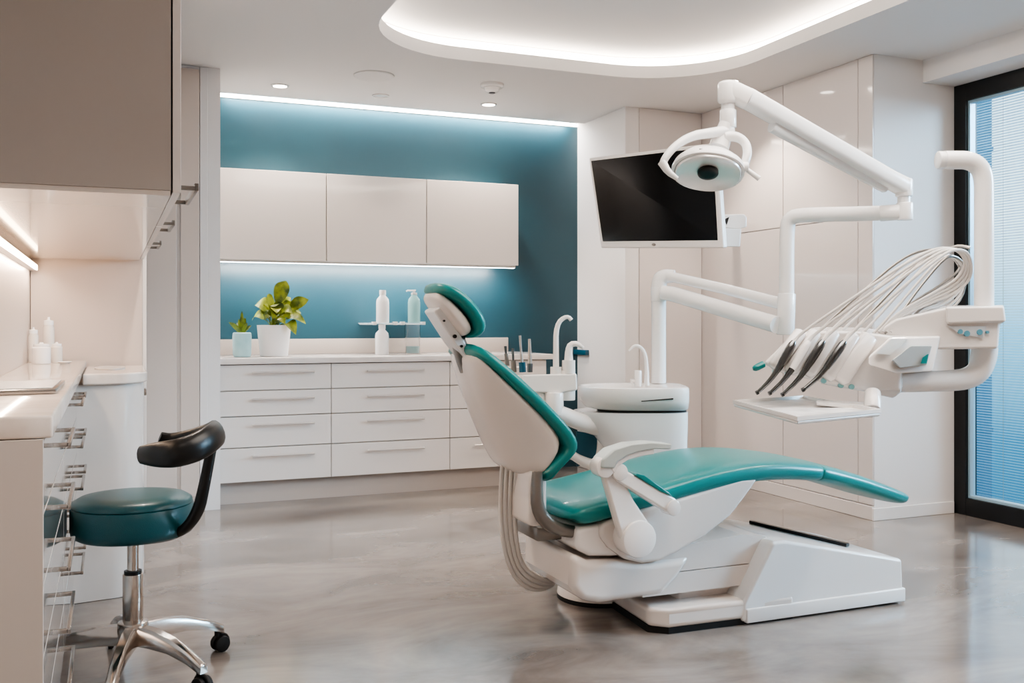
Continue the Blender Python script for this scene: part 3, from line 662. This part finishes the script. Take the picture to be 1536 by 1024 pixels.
b = MB(); b.rings([bowlring(0,.13,.20,.13),bowlring(.03,.13,.20,.13),bowlring(.2,.10,.22,.12),bowlring(.36,.06,.24,.12)]); spp('pedestal', b, M_PLG, angle=50)
b = MB(); p0, p1 = UD(962,601,D-.188), UD(1010,597,D-.188); b.hexa([p0, p1, p1-ZV*.006, p0-ZV*.004], [p+FV*.01 for p in (p0, p1, p1-ZV*.006, p0-ZV*.004)]); spp('drawer_slot', b, M_GAP)
# bowl spout
b = MB(); b.tube([UD(970,578,D+.06),UD(970,550,D+.06),UD(968,530,D+.06),UD(960,519,D+.06),UD(951,518,D+.06),UD(943,526,D+.06)], [.013,.0095,.0085,.008,.007,.005], 10, 2); spp('spout', b, M_PL)
b = MB(); p = UD(957,573,D+.05); b.cyl(p-ZV*.02, p+ZV*.055, .017, 16, bev=.003); b.cyl(p-RV*.03+ZV*.005, p-RV*.0+ZV*.005, .008, 10); b.cyl(p-RV*.03-ZV*.01, p-RV*.03+ZV*.014, .006, 10); spp('cup_filler', b, M_PL)
# swing arm with curved loop to the assistant holder
b = MB(); b.tube([UD(935,648,D-.02),UD(900,640,D-.05),UD(868,632,D-.1),UD(836,618,D-.15)], [.05,.045,.04,.035], 14, 1); spp('swing_arm', b, M_PL, angle=60)
b = MB(); b.cyl(UD(832,622,D-.15), UD(832,588,D-.15), .04, 24, bev=.004); spp('arm_knuckle', b, M_PL)
b = MB(); b.hexa([UD(864,646,D),UD(896,652,D),UD(898,690,D),UD(864,700,D)], [UD(864,646,D+.03),UD(896,652,D+.03),UD(898,690,D+.03),UD(864,700,D+.03)]); spp('blue_panel', b, M_DTEAL, bev=.004)
b = MB(); b.tube([UD(905,640,D),UD(905,680,D),UD(895,700,D),UD(870,690,D-.02),UD(855,680,D-.05),UD(835,690,D-.08)], [.03,.03,.03,.022,.02,.02], 12, 2); spp('lower_arm', b, M_PL)
# assistant holder
DA = D-.17
b = MB(); b.hexa([UD(783,562,DA),UD(865,560,DA),UD(866,585,DA),UD(838,590,DA),UD(783,588,DA)], [UD(783,562,DA+.1),UD(865,560,DA+.1),UD(866,585,DA+.1),UD(838,590,DA+.1),UD(783,588,DA+.1)]); ah = b.build('assistant_holder', M_PL, sp, bev=.008)
b = MB()
for px in (795, 812): b.cyl(UD(px,600,DA+.03), UD(px,566,DA+.03), .018, 16)
spp('holder_socket', b, M_PL)
b = MB(); b.cyl(UD(851,600,DA+.04), UD(851,555,DA+.04), .036, 24, bev=.004); spp('holder_socket', b, M_PL)
def tool(name, label, parts):
    base = parts[0][0]; t = thing(name, label, 'dental tool', base[0], None)
    for pts, r, m, n in parts:
        b = MB(); b.tube(pts, r, 12, 1 if len(pts) > 2 else 0); b.build(n, m, t, angle=50)
DT = DA+.03
tool('suction_tube', 'tall white hooked suction tube standing in the assistant holder', [([UD(834,562,DT),UD(834,550,DT)], .026, M_PL, 'base'), ([UD(834,551,DT),UD(834,520,DT),UD(834,498,DT),UD(838,483,DT),UD(846,476,DT),UD(853,475,DT),UD(857,480,DT)], [.014,.0125,.012,.011,.01,.009,.01], M_PL, 'tube')])
tool('air_water_syringe', 'short white syringe with bent nozzle in the assistant holder', [([UD(853,560,DT),UD(853,540,DT)], .03, M_PL, 'base'), ([UD(853,541,DT),UD(853,525,DT),UD(856,516,DT),UD(866,515,DT),UD(875,522,DT)], [.02,.017,.014,.012,.008], M_PL, 'nozzle')])
tool('scaler_handpiece', 'slim steel handpiece with dark tip nearest the suction tube', [([UD(795,558,DT),UD(795,545,DT)], [.012,.013], M_DARKM, 'grip'), ([UD(795,546,DT),UD(794.5,520,DT),UD(794,508,DT)], [.010,.007,.006], M_POL, 'shaft')])
tool('polisher_handpiece', 'slim steel handpiece with teal grip beside the headrest cushion', [([UD(784,558,DT+.05),UD(783,543,DT+.05)], [.016,.016], M_DTEAL, 'grip'), ([UD(783,544,DT+.05),UD(781,520,DT+.05),UD(780,503,DT+.05)], [.007,.005,.006], M_POL, 'shaft')])
tool('mirror_probe', 'short grey probe standing left of the slim handpieces', [([UD(771,558,DT+.06),UD(770,540,DT+.06)], [.013,.011], M_GUN, 'grip'), ([UD(770,541,DT+.06),UD(769,522,DT+.06)], [.005,.007], M_DARKM, 'shaft')])
tool('short_probe', 'shortest dark tipped probe nearest the backrest', [([UD(761,548,DT+.07),UD(759,530,DT+.07)], [.01,.009], M_GUN, 'grip'), ([UD(759,531,DT+.07),UD(758,519,DT+.07)], [.005,.007], M_DARKM, 'shaft')])
b = MB(); b.hexa([UD(752,560,DT),UD(790,563,DT),UD(790,574,DT),UD(760,574,DT)], [UD(752,560,DT+.12),UD(790,563,DT+.12),UD(790,574,DT+.12),UD(760,574,DT+.12)]); spp('holder_wing', b, M_PL, bev=.004)
# small dark handle bar on alcove wall
b = MB(); p = UX(868, 528, XQ-.03); b.box(XQ-.035, XQ-.001, p.y-.12, p.y+.12, p.z-.02, p.z+.02, .004); tag(b.build('wall_rail', M_DTEAL), 'short dark rail on the alcove wall behind the syringe', 'rail')

# ================================================================== DENTAL LIGHT (post, arms, head)
dl = thing('dental_light', 'white jointed dental operating light on a tall post', 'lamp', UD(988, 700, 4.72)); dl.location.z = .83
def dlp(n, b, m, **k): return b.build(n, m, dl, **k)
D0 = D+.13
b = MB(); b.cyl(UD(988,574,D0), UD(988,436,D0), .0345, 28); dlp('post', b, M_TUBE)
b = MB(); b.cyl(UD(988,452,D0), UD(988,430,D0), .037, 28, bev=.003); b.tube([UD(988,446,D0),UD(988,424,D0),UD(993,414,D0-.01),UD(1012,414,D0-.03)], [.036,.037,.036,.03], 24, 2); dlp('shoulder_joint', b, M_TUBE)
DJ = 4.1
b = MB(); b.tube([UD(998,413,D0-.02),UD(1090,434,4.4),UD(1174,456,DJ+.03)], [.024,.024,.026], 20); dlp('arm', b, M_TUBE)
b = MB(); b.tube([UD(992,438,D0-.04),UD(1010,441,D0-.06),UD(1090,465,4.35),UD(1165,487,DJ-.02)], [.033,.036,.036,.036], 24); dlp('arm', b, M_TUBE)
b = MB(); b.cyl(UD(1178,502,DJ), UD(1180,440,DJ), .037, 28, bev=.004); dlp('elbow_joint', b, M_TUBE)
DK = 3.75
b = MB(); b.tube([UD(1180,445,DJ),UD(1180,345,DJ),UD(1184,326,DJ-.01),UD(1206,322,DJ-.05),UD(1270,321,3.93),UD(1340,319,3.8)], [.031,.031,.031,.031,.03,.029], 24, 2); dlp('upright', b, M_TUBE)
b = MB(); b.cyl(UD(1357,330,DK), UD(1357,304,DK), .031, 24, bev=.004); b.cyl(UD(1320,320,DK+.03), UD(1350,318,DK), .031, 24, bev=.003); dlp('elbow_joint', b, M_TUBE)
b = MB(); b.cyl(UD(1356,306,DK), UD(1356,293,DK), .024, 24); dlp('collar', b, M_PLG)
b = MB(); b.cyl(UD(1356,295,DK), UD(1356,268,DK), .032, 24, bev=.006); b.tube([UD(1356,278,DK),UD(1340,270,DK)], .034, 16); dlp('elbow_joint', b, M_TUBE)
# spring arm: box section
DL = 3.45
def boxarm(b, p, q, hw, hh):
    t = (q-p).normalized(); n = t.cross(ZV).normalized(); u = n.cross(t)
    e = sring(p, n, u, hw, hh, 20, 3.5); g = sring(q, n, u, hw*1.05, hh*1.05, 20, 3.5); b.rings([e, g])
b = MB(); boxarm(b, UD(1354,280,DK), UD(1118,146,DL), .035, .032); dlp('spring_arm', b, M_TUBE, angle=60)
b = MB(); boxarm(b, UD(1330,273,DK+.0), UD(1160,180,DL+.06), .02, .043); dlp('arm_cover', b, M_PLG, angle=60)
b = MB(); b.cyl(UD(1092,156,DL), UD(1092,122,DL), .036, 28, bev=.012); boxarm(b, UD(1092,134,DL), UD(1122,149,DL), .035, .035); dlp('head_joint', b, M_TUBE, angle=50)
b = MB(); b.cyl(UD(1092,168,DL), UD(1092,153,DL), .024, 24); dlp('collar', b, M_PLG)
b = MB(); b.cyl(UD(1092,192,DL), UD(1092,165,DL), .029, 24, bev=.003); b.tube([UD(1091,186,DL),UD(1084,203,DL),UD(1078,222,DL-.01)], [.029,.033,.036], 20, 1); dlp('neck', b, M_TUBE)
# lamp head: disc facing down-left towards the chair
hc = UD(1062, 245, DL-.03)
nrm = (RV*-.10 + FV*-.50 + ZV*-.86).normalized()   # emitting direction
ux = RV*.96 + ZV*-.20 + FV*.0; ux = (ux - nrm*ux.dot(nrm)).normalized(); uy = nrm.cross(ux)
def disc(b, prof, e=2.15, sx=1.03, sy=.86, n=40):
    b.rings([sring(hc + nrm*h, ux, uy, max(r, .0005)*sx, max(r, .0005)*sy, n, e) for r, h in prof])
b = MB(); disc(b, [(.02,-.035),(.06,-.03),(.095,-.012),(.118,.015),(.124,.03),(.122,.04),(.114,.042),(.110,.035),(.06,.028),(.02,.028)]); hd = dlp('lamp_housing', b, M_TUBE, angle=50)
b = MB(); disc(b, [(.108,.030),(.112,.044),(.108,.050),(.08,.040),(.03,.036)]); o = b.build('reflector', M_REFL, hd, angle=60); o.matrix_parent_inverse = Matrix.Identity(4)
b = MB(); b.rings([sring(hc + nrm*h + uy*.0, ux, uy, r, r, 28, 2) for r, h in ((.036,.038),(.036,.046),(.032,.049),(.02,.050))]); o = b.build('bulb_shield', M_BLACK, hd); o.matrix_parent_inverse = Matrix.Identity(4)
# yoke: half ring handles
def arc(a0, a1, r1, lift, n=14):
    out = []
    for i in range(n+1):
        a = a0 + (a1-a0)*i/n; out.append(hc + ux*(math.cos(a)*r1) + ZV*(math.sin(a)*lift) + nrm*.015)
    return out
b = MB(); yk = [UD(*q) for q in ((1096,196,DL),(1068,199,DL-.04),(1036,204,DL-.07),(1012,219,DL-.1),(998,236,DL-.12),(994,246,DL-.12))]
b.tube(yk, [.022,.018,.016,.014,.013,.013], 16, 2); b.tube([UD(993,243,DL-.12),UD(1002,258,DL-.13),UD(1016,268,DL-.13)], [.016,.012,.008], 14, 1); dlp('handle_bar', b, M_TUBE, angle=60)
b = MB(); yk = [UD(*q) for q in ((1086,205,DL-.02),(1104,204,DL-.02),(1118,213,DL-.03),(1122,228,DL-.05),(1118,244,DL-.06),(1112,252,DL-.06))]
b.tube(yk, [.02,.018,.016,.016,.015,.015], 16, 2); b.cyl(UD(1108,250,DL-.07), UD(1122,250,DL-.07), .017, 16, bev=.003); dlp('handle_bar', b, M_TUBE, angle=60)
b = MB(); b.tube([UD(1120,254,DL-.07),UD(1139,268,DL-.08)], [.008,.01], 14); dlp('grip', b, M_TUBE)
b = MB(); p = UD(1049,223,DL-.13); b.hexa([p, p+RV*.011, p+RV*.011-ZV*.008, p-ZV*.008], [q+FV*.006 for q in (p, p+RV*.011, p+RV*.011-ZV*.008, p-ZV*.008)]); dlp('switch', b, M_BLACK)

# ================================================================== MONITOR
TL, TR, BR_, BL = UD(883,237,6.05), UD(1074,214,5.3), UD(1085,372,5.3), UD(901,372,6.05)
mn = (TR-TL).cross(BL-TL).normalized()
if mn.dot(FV) < 0: mn = -mn
mo = thing('wall_monitor', 'large black screen monitor with white bezel swivelled out from the right wall', 'monitor', (BL+BR_)/2)
b = MB(); q = [TL, TR, BR_, BL]; b.hexa(q, [p + mn*.04 for p in q]); b.build('bezel', M_PL, mo, bev=.01)
cc = sum(q, Vector())/4
def bil(u, v): return (TL*(1-u)+TR*u)*(1-v) + (BL*(1-u)+BR_*u)*v
q = [bil(.022,.035), bil(.975,.035), bil(.965,.925), bil(.03,.925)]
b = MB(); b.hexa([p-mn*.0025 for p in q], [p+mn*.001 for p in q]); b.build('screen', M_SCREEN, mo, smooth=False)
b = MB(); p = bil(.47,.963); uu = (TR-TL).normalized(); vv = (BL-TL).normalized(); b.rings([sring(p - mn*h, uu, vv, r, r*.55, 24, 2) for r, h in ((.016,-.001),(.016,.002),(.012,.003))]); b.build('power_button', M_GUN, mo)
DB = 5.38
b = MB(); b.hexa([UD(1084,322,DB),UD(1116,321,DB),UD(1120,326,DB),UD(1120,340,DB),UD(1108,344,DB),UD(1084,341,DB)], [UD(1084,322,DB+.1),UD(1116,321,DB+.1),UD(1120,326,DB+.1),UD(1120,340,DB+.1),UD(1108,344,DB+.1),UD(1084,341,DB+.1)]); b.build('bracket', M_PL, mo, bev=.006)
b = MB(); b.hexa([UD(1087,342,DB),UD(1112,343,DB),UD(1110,370,DB),UD(1087,370,DB)], [UD(1087,342,DB+.07),UD(1112,343,DB+.07),UD(1110,370,DB+.07),UD(1087,370,DB+.07)]); b.build('mount_plate', M_PLG, mo, bev=.006)
pw = UX(1103, 334, XP-.013); b = MB(); b.tube([UD(1103,333,DB+.08), pw], .022, 16); b.build('wall_arm', M_PL, mo)
b = MB(); b.hexa([UD(1086,329,DB-.003),UD(1094,325,DB-.003),UD(1090,338,DB-.003)], [UD(1086,329,DB),UD(1094,325,DB),UD(1090,338,DB)]); b.build('cable_slot', M_BLACK, mo)

# ================================================================== DELIVERY UNIT
DD = 3.35
du = thing('delivery_unit', 'white dentist delivery unit with instrument rack and hanger pipe beside the window', 'dental unit', UD(1300, 560, DD))
def dup_(n, b, m, **k): return b.build(n, m, du, **k)
# main slab body
def Q(b, pts, d0, d1, shift=(0,0)):
    b.hexa([UD(x, y, d0) for x, y in pts], [UD(x+shift[0], y+shift[1], d1) for x, y in pts]); return b
b = MB(); Q(b, [(1144,545),(1160,530),(1186,503),(1218,496),(1285,497),(1345,505),(1352,560),(1352,586),(1299,586),(1249,577),(1168,558)], DD-.06, DD+.2, (8,-6)); dup_('rack_body', b, M_PL, bev=.012)
# rack ridges
for i, (x, y, x2, y2) in enumerate(((1200,500,1160,552),(1222,500,1184,558),(1250,500,1210,562),(1280,504,1240,568),(1303,506,1258,572))):
    b = MB(); p, q = UD(x, y, DD-.055), UD(x2, y2, DD-.085); t = (q-p).normalized(); n = RV; n = (n - t*n.dot(t)).normalized(); u = t.cross(n)
    w = .023 if i < 4 else .03
    b.rings([sring(p - t*.01, n, u, w*.5, .012, 16, 3), sring(p, n, u, w, .024, 16, 3), sring(q - t*.012, n, u, w, .026, 16, 3), sring(q, n, u, w*.7, .015, 16, 3)]); dup_('instrument_rest', b, M_PL, angle=60)
# control pod
b = MB(); b.hexa([UD(1302,535,DD-.13),UD(1334,506,DD-.10),UD(1411,504,DD-.04),UD(1399,557,DD-.06),UD(1345,560,DD-.13),UD(1302,548,DD-.14)], [UD(1322,520,DD+.12),UD(1346,498,DD+.12),UD(1413,500,DD+.12),UD(1399,552,DD+.12),UD(1350,556,DD+.12),UD(1322,546,DD+.12)]); dup_('control_pod', b, M_PL, bev=.008)
b = MB(); b.hexa([UD(1338,540,DD-.145),UD(1366,518,DD-.135),UD(1398,518,DD-.10),UD(1390,547,DD-.10),UD(1350,552,DD-.14)], [UD(1338,540,DD-.10),UD(1366,518,DD-.09),UD(1398,518,DD-.06),UD(1390,547,DD-.06),UD(1350,552,DD-.10)]); pod = dup_('display', b, mat('display_grey', '#aeb5b6', .15), bev=.004)
b = MB(); b.hexa([UD(1384,536,DD-.115),UD(1391,531,DD-.112),UD(1393,531,DD-.11),UD(1390,545,DD-.112),UD(1381,545,DD-.118)], [UD(1384,536,DD-.10),UD(1391,531,DD-.10),UD(1393,531,DD-.10),UD(1390,545,DD-.10),UD(1381,545,DD-.10)]); b.bm.verts.ensure_lookup_table(); dup_('display_button', b, M_VINYL)
b = MB(); b.hexa([UD(1314,530,DD-.142),UD(1338,508,DD-.112),UD(1362,508,DD-.095),UD(1336,532,DD-.125)], [UD(1314,530,DD-.13),UD(1338,508,DD-.10),UD(1362,508,DD-.08),UD(1336,532,DD-.11)]); dup_('keypad', b, mat('keypad', '#c9ccca', .35))
# rear housing
b = MB(); Q(b, [(1344,478),(1416,462),(1505,461),(1508,482),(1500,486),(1497,523),(1405,524),(1395,512),(1290,512)], DD-.02, DD+.2, (0,-3)); dup_('rear_housing', b, M_PL, bev=.01)
b = MB(); Q(b, [(1418,460),(1506,459),(1509,483),(1420,486)], DD-.035, DD+.18, (0,-2)); dup_('housing_lid', b, M_PL, bev=.008)
b = MB(); Q(b, [(1422,489),(1480,489),(1474,507),(1440,500)], DD-.026, DD-.015); dup_('housing_recess', b, mat('recess', '#c8ccd0', .4), smooth=False)
b = MB()
for x, y, r in ((1441,497,.008),(1451,500,.010),(1470,498,.010),(1482,498,.005)): p = UD(x, y, DD-.03); b.cyl(p, p+FV*.015, r, 16)
dup_('connector', b, mat('connector_blue', '#5a93a6', .3))
# base block underneath, teal edge, hook
b = MB(); Q(b, [(1299,580),(1352,580),(1352,588),(1340,597),(1299,588),(1230,575),(1232,570)], DD-.05, DD+.12); dup_('underside', b, M_PLG, bev=.005)
b = MB(); b.tube([UD(1145,546,DD-.05),UD(1133,552,DD-.06),UD(1129,553,DD-.06)], [.012,.012,.006], 10, 1); dup_('grab_edge', b, M_VINYL)
b = MB()
for x, y in ((1163,557),(1182,561),(1236,571),(1262,578),(1278,580)): p = UD(x, y, DD-.068); b.cyl(p, p+FV*.012, .009, 14)
dup_('lower_button', b, mat('pale_teal', '#7fb5b8', .3))
# pipes
b = MB(); b.tube([UD(1416,240,3.42),UD(1432,240,3.42),UD(1452,240,3.42),UD(1468,248,3.42),UD(1476,266,3.42),UD(1476,300,3.42),UD(1476,462,3.42)], .0325, 28, 3); dup_('hanger_pipe', b, M_TUBE, angle=60)
b = MB(); b.cyl(UD(1406,240,3.42), UD(1418,240,3.42), .031, 28, bev=.004); dup_('pipe_cap', b, M_PLG)
b = MB(); b.tube([UD(1477,520,3.42),UD(1476,535,3.42),UD(1470,556,3.42),UD(1452,568,3.42),UD(1425,571,3.41),UD(1390,572,3.40),UD(1340,574,3.38)], [.044,.043,.040,.038,.037,.036,.034], 28, 2); dup_('support_pipe', b, M_TUBE, angle=60)
# hoses belong to the handpieces; tray
tz = .847
tc = [UZ(1099,603,tz), UZ(1205,596,tz), UZ(1322,617,tz), UZ(1196,629,tz)]
td = thing('instrument_tray', 'white rectangular instrument tray hanging below the delivery unit', 'tray', sum(tc, Vector())/4)
ctr = sum(tc, Vector())/4
tk = lambda k, dz: [ctr + (p-ctr)*k + ZV*dz for p in tc]
b = MB(); b.hexa(tk(.985,-.016), tk(1,-.004)); b.build('pan', M_PL, td, bev=.008)
b = MB(); rings = [tk(1,-.004), tk(1,.008), tk(.965,.008), tk(.95,-.003)]; b.rings(rings, cap=False); b.build('rim', M_PL, td, smooth=False)
b = MB(); b.hexa(tk(.94,-.0035), tk(.94,-.0025)); b.build('liner', mat('liner_grey', '#cfcfce', .3, noise=(14, '#e4e2e0', '#bfbfbe')), td, smooth=False)
b = MB(); b.cyl(UD(1309,615,3.2), UD(1309,588,3.25), .026, 24, bev=.003); b.hexa([UD(1225,604,3.2),UD(1309,609,3.2),UD(1309,616,3.2),UD(1225,607,3.2)], [UD(1225,600,3.3),UD(1309,603,3.3),UD(1309,611,3.3),UD(1225,603,3.3)]); b.build('tray_mount', M_PL, td, angle=50)

# handpieces with hoses
HP = [((1191,512),(1138,587),True,'leftmost dark steel handpiece hanging on the delivery unit rack'),
      ((1213,512),(1157,588),False,'white bodied handpiece between the two left dark handpieces'),
      ((1235,511),(1176,590),True,'middle dark steel handpiece on the delivery unit rack'),
      ((1267,512),(1207,583),True,'rightmost dark handpiece on the delivery unit rack')]
random.seed(11)
for i, ((x0, y0), (x1, y1), dark, lab) in enumerate(HP):
    p, q = UD(x0, y0, DD-.115), UD(x1, y1, DD-.15)
    t = thing('handpiece', lab, 'handpiece', p, 'handpieces on the delivery unit')
    m = p.lerp(q, .55) + RV*.012 - ZV*.0
    b = MB(); b.tube([p, p.lerp(m, .15), p.lerp(m, .6), m], [.009,.0145,.0145,.011], 14, 1); b.build('grip', M_DARKM if dark else M_PL, t, angle=60)
    b = MB(); b.tube([m, m.lerp(q, .5) + RV*.006, q], [.0105,.008,.0065], 12, 1); n_ = b.build('nose', M_DARKM, t, angle=60)
    b = MB(); b.cyl(q + (q-m).normalized()*.002, q + (q-m).normalized()*.007 - RV*.004, .0075, 12); b.build('tip', M_BLACK, t)
    top = [(1375+i*14, 384-i*2), (1412+i*10, 370+i), (1440+i*5, 376+i*2), (1450+i*3, 396+i*6), (1436, 420+i*6), (1395, 442+i*4), (1345, 470+i*2), (1318+i*6, 498)]
    ds = [3.30, 3.33, 3.36, 3.40, 3.42, 3.40, 3.36, 3.33]
    pts = [p, UD(x0+12, y0-14, DD-.10), UD((x0+1375+i*14)/2, (y0+384-i*2)/2-4, 3.26)] + [UD(a, c, d) for (a, c), d in zip(top, ds)]
    b = MB(); b.tube(pts, .0052, 10, 2); b.build('hose', M_HOSE, t)
# extra loose hoses of the unit
for i in range(7):
    x0, y0 = 1225 + i*17, 500; o = random.uniform(-6, 6)
    pts = [UD(x0, y0, DD-.02), UD(x0+14, y0-14, DD), UD(1300+i*12, 432+o+i*2, 3.4), UD(1352+i*11, 388+o, 3.44), UD(1392+i*7, 372+i*2, 3.47), UD(1425+i*4, 380+i*3, 3.5), UD(1446, 400+i*8, 3.5), UD(1412, 428+i*8+o, 3.48), UD(1370+i*4, 452+i*3, 3.44), UD(1335+i*9, 482, 3.4)]
    b = MB(); b.tube(pts, .0048, 8, 2); b.build('hose', M_HOSE if i % 3 else M_GUN, du)
b = MB(); b.tube([UD(1455,372,3.43),UD(1440,368,3.45),UD(1425,372,3.47)], .006, 8, 1); dup_('hose_hook', b, M_GUN)

# ================================================================== LIGHT
wd = bpy.data.worlds.new('world'); bpy.context.scene.world = wd; wd.use_nodes = True; nt = wd.node_tree
bg = nt.nodes['Background']; tc_ = nt.nodes.new('ShaderNodeTexCoord'); sx = nt.nodes.new('ShaderNodeSeparateXYZ'); rp = nt.nodes.new('ShaderNodeValToRGB'); mr = nt.nodes.new('ShaderNodeMapRange')
mr.inputs[1].default_value = -.30; mr.inputs[2].default_value = .30
nt.links.new(tc_.outputs['Generated'], sx.inputs[0]); nt.links.new(sx.outputs['Z'], mr.inputs[0]); nt.links.new(mr.outputs[0], rp.inputs['Fac']); nt.links.new(rp.outputs['Color'], bg.inputs['Color'])
rp.color_ramp.elements[0].color = lin('#1b5573'); rp.color_ramp.elements[1].color = lin('#f2fbff')
e = rp.color_ramp.elements.new(.32); e.color = lin('#2f7597'); e = rp.color_ramp.elements.new(.48); e.color = lin('#7ab6d0'); e = rp.color_ramp.elements.new(.66); e.color = lin('#eefaff')
bg.inputs['Strength'].default_value = 1.25
# daylight through the window
dlo = area('daylight', (8.0, .8, 3.4), 3.0, 3.0, (0, 0, 0), 300, (.55, .78, 1), 70)
area('recess_fill', (2.35, 2.2, RZ-.02), 1.9, 1.6, (0, 0, 0), 50, (1, .91, .83))  # unseen fill light added inside the recess to brighten the room
for x, y in ((.4, .9), (.5, -.7), (2.4, .6), (3.7, 1.6), (.35, 4.2), (3.7,2.9)):  # extra downlights added out of view as fill for the room
    downlight(x, y, .045, 'unseen round ceiling downlight added to fill the room with light')
dlo.rotation_euler = (Vector((2.4, 3.4, .6)) - dlo.location).to_track_quat('-Z', 'Y').to_euler()
sc = bpy.context.scene
sc.view_settings.view_transform = 'AgX'
sc.view_settings.look = 'AgX - Medium High Contrast'
sc.view_settings.exposure = .72
sc.cycles.use_denoising = True
sc.cycles.max_bounces = 8
sc.cycles.sample_clamp_indirect = 6
